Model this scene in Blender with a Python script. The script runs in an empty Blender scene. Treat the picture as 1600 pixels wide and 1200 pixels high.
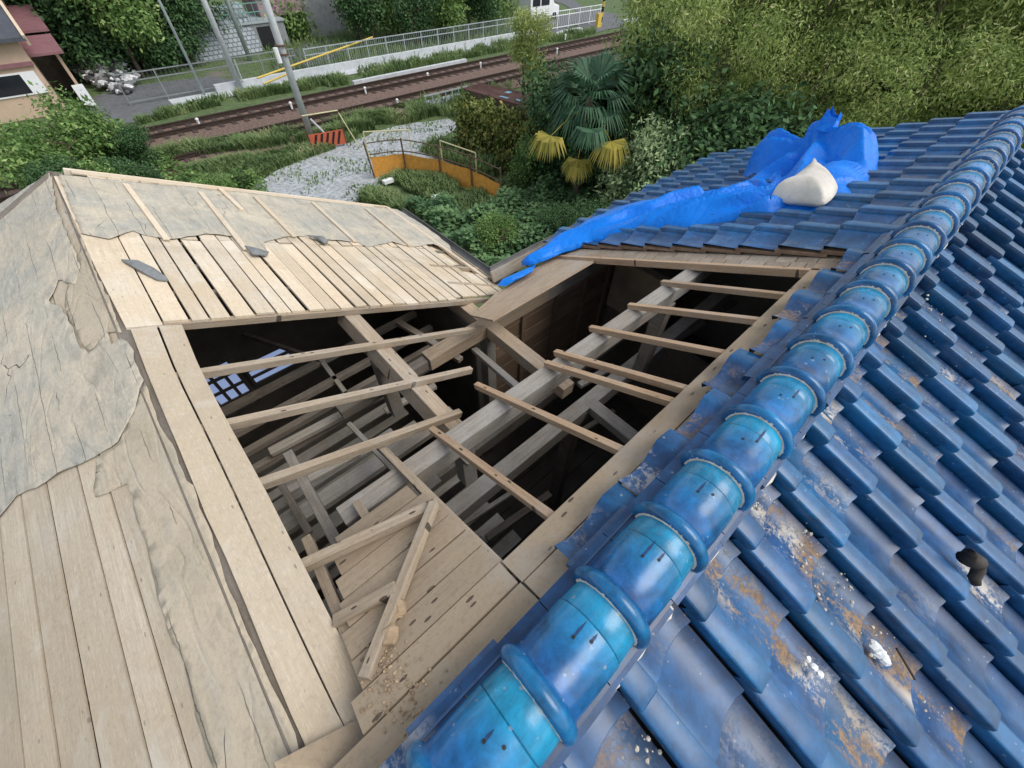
import bpy, math, random
import numpy as np
from mathutils import Vector, Matrix, noise as mnoise
random.seed(7); np.random.seed(7)
scene = bpy.context.scene
COL = scene.collection
PI = math.pi

# ---------------------------------------------------------------- camera
CAM = Vector((0.362, -0.308, 1.165)); FPX = 621.64
_p, _r, _y = math.radians(50.7557), math.radians(1.5171), math.radians(46.7020)
_fw = Vector((math.cos(_y)*math.cos(_p), math.sin(_y)*math.cos(_p), -math.sin(_p)))
_rt = Vector((math.sin(_y), -math.cos(_y), 0)); _up = _rt.cross(_fw)
RT = _rt*math.cos(_r)+_up*math.sin(_r); UP = -_rt*math.sin(_r)+_up*math.cos(_r); FW = _fw
cd = bpy.data.cameras.new('camera'); cam = bpy.data.objects.new('camera', cd); COL.objects.link(cam)
cd.sensor_fit = 'HORIZONTAL'; cd.sensor_width = 36; cd.lens = 36*FPX/1600; cd.clip_start = 0.02; cd.clip_end = 1000
cam.matrix_world = Matrix(((RT.x, UP.x, -FW.x, CAM.x), (RT.y, UP.y, -FW.y, CAM.y), (RT.z, UP.z, -FW.z, CAM.z), (0, 0, 0, 1)))
scene.camera = cam
# ---------------------------------------------------------------- sky, sun, exposure (overcast)
w = bpy.data.worlds.new('World'); scene.world = w; w.use_nodes = True
nt = w.node_tree; bg = nt.nodes['Background']
sky = nt.nodes.new('ShaderNodeTexSky'); sky.sky_type = 'NISHITA'; sky.sun_disc = False
SUN_EL, SUN_AZ = math.radians(52), math.radians(-55)      # azimuth measured from +X towards +Y
sky.sun_elevation = SUN_EL; sky.sun_rotation = PI/2 - SUN_AZ
hsv = nt.nodes.new('ShaderNodeHueSaturation'); hsv.inputs['Saturation'].default_value = 0.42
nt.links.new(sky.outputs[0], hsv.inputs['Color']); nt.links.new(hsv.outputs[0], bg.inputs[0]); bg.inputs[1].default_value = 0.125
sd = bpy.data.lights.new('sun', 'SUN'); sd.energy = 1.35; sd.angle = math.radians(38); sd.color = (1.0, 0.96, 0.90)
so = bpy.data.objects.new('sun', sd); COL.objects.link(so)
so.rotation_euler = Vector((math.cos(SUN_EL)*math.cos(SUN_AZ), math.cos(SUN_EL)*math.sin(SUN_AZ), math.sin(SUN_EL))).to_track_quat('Z', 'Y').to_euler()
scene.view_settings.view_transform = 'Standard'; scene.view_settings.look = 'None'
scene.view_settings.exposure = 0.78; scene.view_settings.gamma = 1
scene.cycles.max_bounces = 6; scene.cycles.diffuse_bounces = 4; scene.cycles.use_denoising = True

# ---------------------------------------------------------------- survey: where a sight line meets a real plane
T = 0.44293; NA = Vector((T, 0, 1)).normalized(); NC = Vector((0, T, 1)).normalized()
G = -6.6
def ray(px, py): return (FW*FPX + RT*(px-800) - UP*(py-600)).normalized()
def hit(px, py, n, c):
    n = Vector(n); d = ray(px, py); return CAM + d*((c-n.dot(CAM))/n.dot(d))
def onA(px, py, h=0): return hit(px, py, NA, h)          # slope of the left wing that faces the hole
def onL(px, py, h=0): return hit(px, py, Vector((-T, 0, 1)).normalized(), h)
def onC(px, py, h=0): return hit(px, py, NC, h)          # slope of the right wing that faces the hole
NR = Vector((0, -T, 1)).normalized(); KR = (0.133+0.3*T)*NR.z
def onR(px, py, h=0): return hit(px, py, NR, KR+h)
def gz(px, py, z=G): return hit(px, py, (0, 0, 1), z)
def at(px, py, D):
    d = ray(px, py); return CAM + d*(D/math.hypot(d.x, d.y))
def pA(x, y, h=0): return Vector((x, y, -T*x)) + NA*h
def pL(x, y, h=0): return Vector((x, y, T*x)) + Vector((-T, 0, 1)).normalized()*h
def pC(x, y, h=0): return Vector((x, y, -T*y)) + NC*h
def pR(x, y, h=0): return Vector((x, y, 0.133+T*(y+0.3))) + NR*h

# ---------------------------------------------------------------- node materials
def nmat(name):
    m = bpy.data.materials.new(name); m.use_nodes = True
    t = m.node_tree; b = t.nodes['Principled BSDF']
    return m, t, b
class N:
    def __init__(s, t): s.t = t
    def new(s, k, **kw):
        n = s.t.nodes.new(k)
        for a, v in kw.items(): setattr(n, a, v)
        return n
    def l(s, a, b): s.t.links.new(a, b)
    def setv(s, sock, v):
        if hasattr(v, 'is_output'): s.l(v, sock)
        else: sock.default_value = v
    def attr(s, n): return s.new('ShaderNodeAttribute', attribute_name=n)
    def map(s, vec, sc):
        m = s.new('ShaderNodeMapping'); s.l(vec, m.inputs[0]); m.inputs['Scale'].default_value = sc; return m.outputs[0]
    def noise(s, vec, scale, detail=4, rough=0.55, dist=0.0):
        n = s.new('ShaderNodeTexNoise'); s.l(vec, n.inputs['Vector']); n.inputs['Scale'].default_value = scale
        n.inputs['Detail'].default_value = detail; n.inputs['Roughness'].default_value = rough; n.inputs['Distortion'].default_value = dist
        return n.outputs['Fac']
    def ramp(s, f, a, b):
        r = s.new('ShaderNodeMapRange'); s.l(f, r.inputs[0]); r.inputs[1].default_value = a; r.inputs[2].default_value = b; return r.outputs[0]
    def mix(s, f, a, b, mode='MIX'):
        m = s.new('ShaderNodeMix', data_type='RGBA', blend_type=mode)
        s.setv(m.inputs[0], f)
        for i, v in ((6, a), (7, b)):
            s.setv(m.inputs[i], v if hasattr(v, 'is_output') else (*v, 1))
        return m.outputs[2]
    def math(s, op, a, b=0.0):
        m = s.new('ShaderNodeMath', operation=op); s.setv(m.inputs[0], a); s.setv(m.inputs[1], b); return m.outputs[0]
    def scale(s, col, f):
        m = s.new('ShaderNodeVectorMath', operation='SCALE'); s.l(col, m.inputs[0]); s.setv(m.inputs['Scale'], f); return m.outputs[0]
    def obj(s): return s.new('ShaderNodeTexCoord').outputs['Object']
    def bump(s, b, h, st, d=0.01):
        n = s.new('ShaderNodeBump'); s.l(h, n.inputs['Height']); n.inputs['Strength'].default_value = st; n.inputs['Distance'].default_value = d
        s.l(n.outputs[0], b.inputs['Normal'])

def wood(name, light, dark, dust=None, dustamt=0.0, grey=(0.40, 0.40, 0.38), greyamt=0.3, rough=0.85, nails=0.0):
    m, t, b = nmat(name); k = N(t)
    g = k.attr('g').outputs['Vector']; tint = k.attr('tint').outputs['Fac']; o = k.obj()
    n1 = k.noise(k.map(g, (1.6, 26, 26)), 3.0, 5, 0.6, 0.4)
    n2 = k.noise(k.map(g, (4, 110, 110)), 2.0, 3, 0.6)
    c = k.mix(k.ramp(n1, 0.30, 0.68), dark, light)
    c = k.mix(k.math('MULTIPLY', k.ramp(n2, 0.45, 0.75), 0.28), c, [x*0.55 for x in dark])
    n3 = k.noise(o, 2.3, 5, 0.65)
    c = k.mix(k.math('MULTIPLY', k.ramp(n3, 0.42, 0.66), greyamt), c, grey)
    n5 = k.noise(o, 9.0, 6, 0.7)
    c = k.mix(k.math('MULTIPLY', k.ramp(n5, 0.60, 0.78), 0.35), c, [x*0.45 for x in dark])
    if dust:
        n4 = k.noise(o, 1.4, 7, 0.62)
        c = k.mix(k.math('MULTIPLY', k.ramp(n4, 0.60-0.5*dustamt, 0.78-0.5*dustamt), 0.9), c, dust)
    if nails:
        v = k.new('ShaderNodeTexVoronoi'); k.l(k.map(g, (11, 30, 1)), v.inputs['Vector']); v.inputs['Scale'].default_value = 1.0
        c = k.mix(k.math('MULTIPLY', k.math('LESS_THAN', v.outputs['Distance'], 0.14 if nails > .6 else 0.085), nails), c, (0.03, 0.022, 0.018))
    n6 = k.noise(o, 70.0, 5, 0.75); n7 = k.noise(k.map(g, (9, 60, 60)), 4.0, 4, 0.7)
    c = k.mix(k.math('MULTIPLY', k.ramp(n6, 0.50, 0.72), 0.40), c, [x*0.62 for x in dark])
    c = k.mix(k.math('MULTIPLY', k.ramp(n7, 0.52, 0.70), 0.30), c, [min(1, x*1.25) for x in light])
    n8 = k.noise(o, 1.15, 6, 0.68, 0.6); c = k.mix(k.math('MULTIPLY', k.ramp(n8, 0.53, 0.66), 0.5), c, [x*0.72 for x in dark])
    n9 = k.noise(o, 2.6, 6, 0.72, 0.8); c = k.mix(k.math('MULTIPLY', k.ramp(n9, 0.54, 0.66), 0.45), c, [min(1, x*1.12) for x in grey])
    c = k.scale(c, tint)
    k.l(c, b.inputs['Base Color']); b.inputs['Roughness'].default_value = rough
    b.inputs['Specular IOR Level'].default_value = 0.25
    k.bump(b, k.math('ADD', n1, k.math('MULTIPLY', n2, 0.5)), 0.35, 0.004)
    return m
def plain(name, col, var=0.25, scale=6.0, rough=0.8, metal=0.0, spec=0.3, stain=None, stainamt=0.4, bump=0.0, tinted=False):
    m, t, b = nmat(name); k = N(t); o = k.obj()
    n = k.noise(o, scale, 6, 0.62)
    c = k.mix(k.ramp(n, 0.3, 0.7), [x*(1-var) for x in col], [min(1, x*(1+var)) for x in col])
    if stain:
        n2 = k.noise(o, scale*0.37, 7, 0.7, 0.5); c = k.mix(k.math('MULTIPLY', k.ramp(n2, 0.5, 0.68), stainamt), c, stain)
    if tinted: c = k.scale(c, k.attr('tint').outputs['Fac'])
    k.l(c, b.inputs['Base Color']); b.inputs['Roughness'].default_value = rough; b.inputs['Metallic'].default_value = metal
    b.inputs['Specular IOR Level'].default_value = spec
    if bump: k.bump(b, n, bump, 0.02)
    return m
def leafmat(name, dark, light, trans=0.3, alt=None):
    m, t, b = nmat(name); k = N(t)
    tint = k.attr('tint').outputs['Fac']
    c = k.mix(tint, dark, light)
    if alt: c = k.mix(k.ramp(tint, 0.9, 1.0), c, alt)
    k.l(c, b.inputs['Base Color']); b.inputs['Roughness'].default_value = 0.6; b.inputs['Specular IOR Level'].default_value = 0.25
    tr = k.new('ShaderNodeBsdfTranslucent'); k.l(c, tr.inputs[0]); ms = k.new('ShaderNodeMixShader'); ms.inputs[0].default_value = trans
    k.l(b.outputs[0], ms.inputs[1]); k.l(tr.outputs[0], ms.inputs[2]); k.l(ms.outputs[0], t.nodes['Material Output'].inputs[0])
    return m
def glaze(name, deep, light, teal, rough=0.3, film=0.3):
    # fired blue glaze: g = (across, along, random), tint = per-tile tone plus painted edge highlights, dirt = per-tile soil
    m, t, b = nmat(name); k = N(t); o = k.obj()
    gv = k.attr('g').outputs['Vector']; tint = k.attr('tint').outputs['Fac']; dirt = k.attr('dirt').outputs['Fac']; tl = k.attr('teal').outputs['Fac']
    sx = k.new('ShaderNodeSeparateXYZ'); k.l(gv, sx.inputs[0])
    n1 = k.noise(o, 5.0, 5, 0.6); n2 = k.noise(o, 30.0, 4, 0.6); n3 = k.noise(k.map(gv, (3, 60, 1)) if film < 0.1 else o, 3.0 if film < .1 else 90.0, 4, 0.7)
    c = k.mix(k.ramp(k.math('ADD', k.math('MULTIPLY', n1, 0.6), k.math('MULTIPLY', n2, 0.4)), 0.38, 0.62), deep, light)
    c = k.mix(k.math('MULTIPLY', tl, k.ramp(k.math('ADD', k.math('MULTIPLY', n1, 0.5), k.math('MULTIPLY', n3, 0.5)), 0.28, 0.62)), c, teal)
    c = k.scale(c, tint)
    tro = k.math('MULTIPLY', k.ramp(sx.outputs[0], 0.085, 0.13), k.ramp(sx.outputs[0], 0.262, 0.22))   # the trough holds the dust
    c = k.scale(c, k.math('ADD', 0.62, k.math('MULTIPLY', k.ramp(k.noise(o, 13.0, 6, 0.72, 0.6), 0.33, 0.66), 0.62)))
    fl = k.math('MULTIPLY', k.math('ADD', k.math('MULTIPLY', n3, 0.5), k.math('MULTIPLY', n1, 0.5)), film)
    c = k.mix(k.math('MULTIPLY', fl, k.math('ADD', tro, 0.25)), c, (0.13, 0.19, 0.25))
    pa = k.noise(k.map(gv, (11, 4.5, 1)), 1.0, 5, 0.65, 0.4); sp = k.noise(o, 75.0, 5, 0.75)
    dm = k.ramp(k.math('ADD', k.math('MULTIPLY', sp, 0.35), k.math('MULTIPLY', pa, 0.65)), 0.49, 0.56)
    dm = k.math('MULTIPLY', k.math('MULTIPLY', dm, dirt), tro)
    ch = k.new('ShaderNodeTexVoronoi'); k.l(o, ch.inputs['Vector']); ch.inputs['Scale'].default_value = 34
    chm = k.math('MULTIPLY', k.math('LESS_THAN', k.math('ADD', ch.outputs['Distance'], k.math('MULTIPLY', sp, 0.25)), 0.26), k.ramp(n2, 0.52, 0.56))
    c = k.mix(k.math('MULTIPLY', chm, 0.55), c, (0.30, 0.33, 0.34))
    hue = k.noise(o, 3.1, 2, 0.5)
    c = k.mix(dm, c, k.mix(k.ramp(hue, 0.50, 0.60), k.mix(k.ramp(sp, .4, .6), (0.17, 0.11, 0.07), (0.31, 0.21, 0.125)), (0.55, 0.52, 0.47)))
    k.l(c, b.inputs['Base Color'])
    r = k.math('ADD', k.math('MULTIPLY', dm, 0.5), k.math('ADD', rough, k.math('MULTIPLY', fl, 0.5)))
    k.l(r, b.inputs['Roughness']); b.inputs['Specular IOR Level'].default_value = 0.5
    k.bump(b, k.math('ADD', n2, k.math('MULTIPLY', dm, 3.0)), 0.10, 0.004)
    return m

M = {}
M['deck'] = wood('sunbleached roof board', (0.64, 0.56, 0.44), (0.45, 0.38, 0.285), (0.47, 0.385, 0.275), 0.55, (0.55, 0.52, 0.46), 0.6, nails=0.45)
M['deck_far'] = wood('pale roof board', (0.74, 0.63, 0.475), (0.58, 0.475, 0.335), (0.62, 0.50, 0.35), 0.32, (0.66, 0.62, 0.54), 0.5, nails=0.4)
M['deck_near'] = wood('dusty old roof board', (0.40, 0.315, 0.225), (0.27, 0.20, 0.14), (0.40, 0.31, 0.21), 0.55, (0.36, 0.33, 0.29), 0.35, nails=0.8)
M['rafter'] = wood('weathered rafter', (0.44, 0.355, 0.255), (0.29, 0.22, 0.15), None, 0, (0.40, 0.37, 0.33), 0.35, nails=0.85)
M['rafter_new'] = wood('fresh sawn rafter', (0.52, 0.37, 0.235), (0.36, 0.235, 0.14), None, 0, (0.40, 0.33, 0.27), 0.25, nails=0.9)
M['beam'] = wood('grey timber', (0.38, 0.345, 0.295), (0.23, 0.20, 0.165), None, 0, (0.39, 0.38, 0.36), 0.7)
M['beam_new'] = wood('pale cedar beam', (0.52, 0.41, 0.29), (0.35, 0.25, 0.165), None, 0, (0.42, 0.38, 0.33), 0.3)
M['dark_wood'] = wood('dark timber', (0.26, 0.22, 0.175), (0.14, 0.115, 0.09), None, 0, (0.26, 0.25, 0.23), 0.5)  # darker base colour than the grey timber
M['brown_wood'] = wood('brown siding', (0.33, 0.225, 0.15), (0.20, 0.135, 0.09), None, 0, (0.14, 0.12, 0.10), 0.3)
M['sawn'] = wood('grey shingle', (0.40, 0.345, 0.275), (0.25, 0.205, 0.155), (0.30, 0.22, 0.15), 0.3, (0.38, 0.37, 0.34), 0.5)
M['tile'] = glaze('blue glazed tile', (0.004, 0.042, 0.140), (0.014, 0.098, 0.270), (0.004, 0.120, 0.270), 0.30, 0.16)
M['cap'] = glaze('turquoise blue glazed ridge tile', (0.004, 0.036, 0.14), (0.011, 0.130, 0.39), (0.008, 0.34, 0.52), 0.24, 0.05)
M['clay'] = plain('fired clay edge', (0.24, 0.16, 0.11), 0.3, 20, 0.9, tinted=True)
M['mortar'] = plain('lime mortar', (0.62, 0.58, 0.50), 0.25, 30, 0.95, stain=(0.36, 0.28, 0.2), tinted=True)
M['dirt'] = plain('clay dirt', (0.36, 0.265, 0.17), 0.3, 30, 1.0, bump=0.4, tinted=True)
def underlay(name, c1, c2, c3):
    m, t, b = nmat(name); k = N(t); o = k.obj()
    n1 = k.noise(o, 1.3, 7, 0.70, 0.6); n2 = k.noise(k.map(o, (9, 2.2, 9)), 2.0, 5, 0.65); n3 = k.noise(o, 12, 6, 0.7)
    c = k.mix(k.ramp(n1, 0.43, 0.57), c1, c2); c = k.mix(k.math('MULTIPLY', k.ramp(k.noise(o, 0.9, 6, 0.7, 0.8), 0.52, 0.62), 0.5), c, [min(1, x*1.25) for x in c2]); c = k.mix(k.math('MULTIPLY', k.ramp(k.noise(k.map(o, (1.3, .7, 1.3)), 1.9, 6, 0.7, 0.8), 0.55, 0.66), 0.5), c, [x*0.6 for x in c3]); c = k.mix(k.math('MULTIPLY', k.ramp(n2, 0.48, 0.7), 0.55), c, c3)
    c = k.mix(k.math('MULTIPLY', k.ramp(n3, 0.50, 0.72), 0.5), c, [x*0.62 for x in c1])
    n4 = k.noise(o, 85, 5, 0.75); c = k.mix(k.math('MULTIPLY', k.ramp(n4, 0.48, 0.70), 0.45), c, [x*0.55 for x in c1])
    n5 = k.noise(k.map(o, (14, 3, 14)), 3.0, 5, 0.7); c = k.mix(k.math('MULTIPLY', k.ramp(n5, 0.50, 0.66), 0.4), c, [min(1, x*1.2) for x in c2])
    vo = k.new('ShaderNodeTexVoronoi', feature='DISTANCE_TO_EDGE'); wv = k.new('ShaderNodeVectorMath', operation='ADD')
    nn = k.new('ShaderNodeTexNoise'); k.l(o, nn.inputs['Vector']); nn.inputs['Scale'].default_value = 5
    k.l(k.map(o, (3.2, 1.1, 1)), wv.inputs[0]); k.l(k.scale(nn.outputs['Color'], 0.5), wv.inputs[1]); k.l(wv.outputs[0], vo.inputs['Vector']); vo.inputs['Scale'].default_value = 1.0
    cr = k.math('MULTIPLY', k.math('LESS_THAN', vo.outputs['Distance'], 0.003), k.ramp(k.noise(o, 3.3, 3, 0.5), 0.56, 0.60))
    c = k.mix(cr, c, (0.10, 0.085, 0.07))
    sx = k.new('ShaderNodeSeparateXYZ'); k.l(o, sx.inputs[0])
    ln = k.math('ABSOLUTE', k.math('SUBTRACT', k.math('FRACT', k.math('ADD', k.math('MULTIPLY', sx.outputs[0], 9.7), k.math('MULTIPLY', n1, 0.5))), 0.5))
    ln = k.math('MULTIPLY', k.math('LESS_THAN', ln, 0.016), k.ramp(k.noise(k.map(o, (2.5, 1.2, 1)), 1.6, 4, 0.6), 0.47, 0.53))
    c = k.mix(k.math('MULTIPLY', ln, 0.75), c, (0.13, 0.11, 0.09))
    k.l(c, b.inputs['Base Color']); b.inputs['Roughness'].default_value = 0.95; b.inputs['Specular IOR Level'].default_value = 0.15
    wr = k.math('ABSOLUTE', k.math('SUBTRACT', k.noise(k.map(o, (5, 2, 5)), 1.0, 3, 0.5, 1.2), 0.5))
    k.bump(b, k.math('ADD', n3, k.math('ADD', n2, k.math('MULTIPLY', k.math('MINIMUM', wr, 0.05), 14))), 0.4, 0.008)
    return m
M['felt'] = underlay('grey cedar bark underlay', (0.42, 0.405, 0.35), (0.54, 0.475, 0.365), (0.345, 0.335, 0.295))
M['bark'] = underlay('tan dusty underlay', (0.55, 0.465, 0.345), (0.47, 0.40, 0.295), (0.44, 0.42, 0.36))
M['rag'] = plain('slate grey felt scrap', (0.21, 0.22, 0.22), 0.3, 14, 0.8)
M['plaster'] = plain('old plaster', (0.42, 0.33, 0.24), 0.2, 5, 0.95, stain=(0.2, 0.15, 0.1))
M['shade_dark'] = plain('shade darkened lining', (0.10, 0.088, 0.074), 0.3, 4, 0.95)  # attic shade put into a dark base colour
M['housewall'] = plain('house wall render', (0.42, 0.38, 0.32), 0.12, 3, 0.9)
M['gutter'] = plain('grey gutter', (0.16, 0.16, 0.155), 0.2, 8, 0.6)
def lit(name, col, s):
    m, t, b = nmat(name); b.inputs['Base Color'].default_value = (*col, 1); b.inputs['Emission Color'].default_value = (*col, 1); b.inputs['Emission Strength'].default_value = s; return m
M['pane'] = lit('glowing frosted pane', (0.40, 0.52, 0.85), 0.30)  # daylight from outside given as the pane's own glow
def tarpmat():
    m, t, b = nmat('blue polyethylene tarpaulin'); k = N(t); o = k.obj()
    n = k.noise(o, 6, 4, 0.6); wv = k.noise(o, 140, 2, 0.5)
    k.l(k.mix(k.ramp(n, 0.3, 0.7), (0.001, 0.160, 0.66), (0.002, 0.215, 0.80)), b.inputs['Base Color']); b.inputs['Roughness'].default_value = 0.45; b.inputs['Specular IOR Level'].default_value = 0.3
    a_ = k.math('ABSOLUTE', k.math('SUBTRACT', k.noise(k.map(o, (2.6, 4.2, 4)), 1.5, 2, 0.45, 0.9), 0.5)); b_ = k.math('ABSOLUTE', k.math('SUBTRACT', k.noise(k.map(o, (7, 5, 6)), 1.4, 2, 0.5, 1.4), 0.5))
    hh = k.math('ADD', k.math('MULTIPLY', k.math('MINIMUM', a_, 0.09), 5.0), k.math('ADD', k.math('MULTIPLY', k.math('MINIMUM', b_, 0.07), 2.2), k.math('MULTIPLY', wv, 0.05)))
    k.bump(b, hh, 0.13, 0.09); return m
M['tarp'] = tarpmat()
M['sack'] = plain('woven white sack', (0.68, 0.64, 0.56), 0.1, 9, 0.85, stain=(0.48, 0.42, 0.33), stainamt=0.6, bump=0.45)
M['rubber'] = plain('dark rubber', (0.05, 0.042, 0.036), 0.3, 20, 0.7)
M['concrete'] = plain('pale concrete', (0.52, 0.54, 0.55), 0.12, 4, 0.9, stain=(0.36, 0.37, 0.37))
M['steel'] = plain('galvanised steel', (0.42, 0.47, 0.48), 0.12, 5, 0.5, 0.3)
M['works'] = plain('grey weathered concrete', (0.27, 0.28, 0.28), 0.2, 3, 0.9, stain=(0.14, 0.145, 0.14))
M['dullsteel'] = plain('dull wire', (0.22, 0.24, 0.24), 0.2, 5, 0.7)
M['white'] = plain('white paint', (0.78, 0.79, 0.78), 0.06, 6, 0.5)
M['yellow'] = plain('yellow paint', (0.62, 0.45, 0.09), 0.1, 6, 0.5)
M['paleyellow'] = plain('faded yellow tube', (0.60, 0.55, 0.32), 0.15, 6, 0.6)
M['rustpipe'] = plain('rusty pipe', (0.12, 0.075, 0.05), 0.3, 10, 0.8)
M['orange'] = plain('orange mesh sheet', (0.72, 0.33, 0.06), 0.2, 7, 0.8, stain=(0.60, 0.36, 0.12))
M['sign_red'] = plain('red orange board', (0.52, 0.115, 0.055), 0.1, 6, 0.6)
M['black'] = plain('black paint', (0.018, 0.018, 0.02), 0.2, 6, 0.6)
M['rail'] = plain('rusty rail', (0.055, 0.036, 0.028), 0.3, 6, 0.7)
M['ballast'] = plain('rust stained ballast', (0.17, 0.115, 0.092), 0.55, 9, 1.0, stain=(0.105, 0.07, 0.058), bump=0.8)
M['sleeper'] = plain('dark sleeper', (0.075, 0.055, 0.047), 0.3, 4, 0.95)
M['asphalt'] = plain('asphalt', (0.13, 0.135, 0.14), 0.2, 3, 0.95, stain=(0.19, 0.19, 0.185))
M['gravel'] = plain('pale crushed gravel', (0.37, 0.39, 0.40), 0.45, 6.5, 1.0, stain=(0.20, 0.21, 0.15), stainamt=0.65, bump=1.0)
M['wall_orange'] = plain('salmon render', (0.52, 0.385, 0.28), 0.08, 2, 0.9)
M['cream'] = plain('cream trim', (0.62, 0.50, 0.36), 0.1, 3, 0.8)
M['maroon'] = plain('maroon metal roof', (0.24, 0.12, 0.13), 0.15, 3, 0.5)
M['slate'] = plain('dark grey roof', (0.075, 0.08, 0.095), 0.2, 4, 0.6)
M['brownroof'] = plain('rust brown sheet roof', (0.105, 0.055, 0.045), 0.25, 3, 0.7)
M['glass'] = plain('dark window glass', (0.02, 0.024, 0.03), 0.2, 2, 0.1, spec=0.6)
M['rock'] = plain('pale rubble', (0.36, 0.36, 0.36), 0.35, 5, 0.95, bump=0.6, tinted=True)
M['trunk'] = plain('bark', (0.11, 0.085, 0.06), 0.35, 8, 0.95, bump=0.6)
M['bluebits'] = plain('light blue plastic', (0.22, 0.42, 0.52), 0.1, 5, 0.6)
M['pinkwall'] = plain('dusty pink wall', (0.36, 0.25, 0.26), 0.1, 2, 0.9)
M['greenrail'] = plain('green painted steel', (0.16, 0.33, 0.27), 0.1, 4, 0.6)
def blockmat():
    m, t, b = nmat('masonry block retaining wall'); k = N(t); g = k.attr('g').outputs['Vector']
    br = k.new('ShaderNodeTexBrick'); k.l(g, br.inputs['Vector']); br.inputs['Scale'].default_value = 1.0
    br.inputs['Color1'].default_value = (0.40, 0.44, 0.48, 1); br.inputs['Color2'].default_value = (0.30, 0.33, 0.36, 1); br.inputs['Mortar'].default_value = (0.14, 0.16, 0.16, 1)
    br.inputs['Brick Width'].default_value = 0.34; br.inputs['Row Height'].default_value = 0.25; br.inputs['Mortar Size'].default_value = 0.035
    k.l(br.outputs[0], b.inputs['Base Color']); b.inputs['Roughness'].default_value = 0.9; return m
M['block'] = blockmat()
def groundmat():
    m, t, b = nmat('weedy soil'); k = N(t); o = k.obj()
    n1 = k.noise(o, 0.28, 6, 0.65); n2 = k.noise(o, 3.0, 6, 0.7)
    c = k.mix(k.ramp(n2, 0.35, 0.65), (0.055, 0.095, 0.032), (0.12, 0.17, 0.06))
    c = k.mix(k.ramp(n1, 0.55, 0.66), c, (0.17, 0.155, 0.12))
    k.l(c, b.inputs['Base Color']); b.inputs['Roughness'].default_value = 1.0; k.bump(b, n2, 0.8, 0.1); return m
M['ground'] = groundmat()
M['leaf_bamboo'] = leafmat('bamboo leaves', (0.133, 0.204, 0.051), (0.477, 0.575, 0.175), 0.35, (0.620, 0.620, 0.294))
M['leaf_light'] = leafmat('light bamboo leaves', (0.197, 0.281, 0.077), (0.561, 0.620, 0.224), 0.35)
M['leaf_dark'] = leafmat('dark evergreen leaves', (0.028, 0.072, 0.028), (0.113, 0.213, 0.077), 0.2)
M['leaf_mid'] = leafmat('mid green leaves', (0.072, 0.147, 0.039), (0.258, 0.406, 0.117), 0.3, (0.419, 0.515, 0.197))
M['leaf_blue'] = leafmat('blue green leaves', (0.056, 0.127, 0.053), (0.210, 0.351, 0.147), 0.25)
M['leaf_pale'] = leafmat('pale olive leaves', (0.184, 0.258, 0.123), (0.491, 0.620, 0.320), 0.3)
M['leaf_ivy'] = leafmat('ivy leaves', (0.077, 0.123, 0.033), (0.330, 0.371, 0.105), 0.25, (0.534, 0.463, 0.140))
M['grass'] = leafmat('grass blades', (0.085, 0.146, 0.049), (0.262, 0.354, 0.140), 0.3, (0.403, 0.403, 0.220))
M['frond'] = leafmat('palm frond', (0.024, 0.070, 0.036), (0.095, 0.195, 0.105), 0.2)
M['frond_y'] = leafmat('yellowing palm frond', (0.20, 0.20, 0.035), (0.50, 0.40, 0.08), 0.3)
M['frond_d'] = leafmat('dead palm frond', (0.16, 0.13, 0.09), (0.30, 0.26, 0.18), 0.2)

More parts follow.
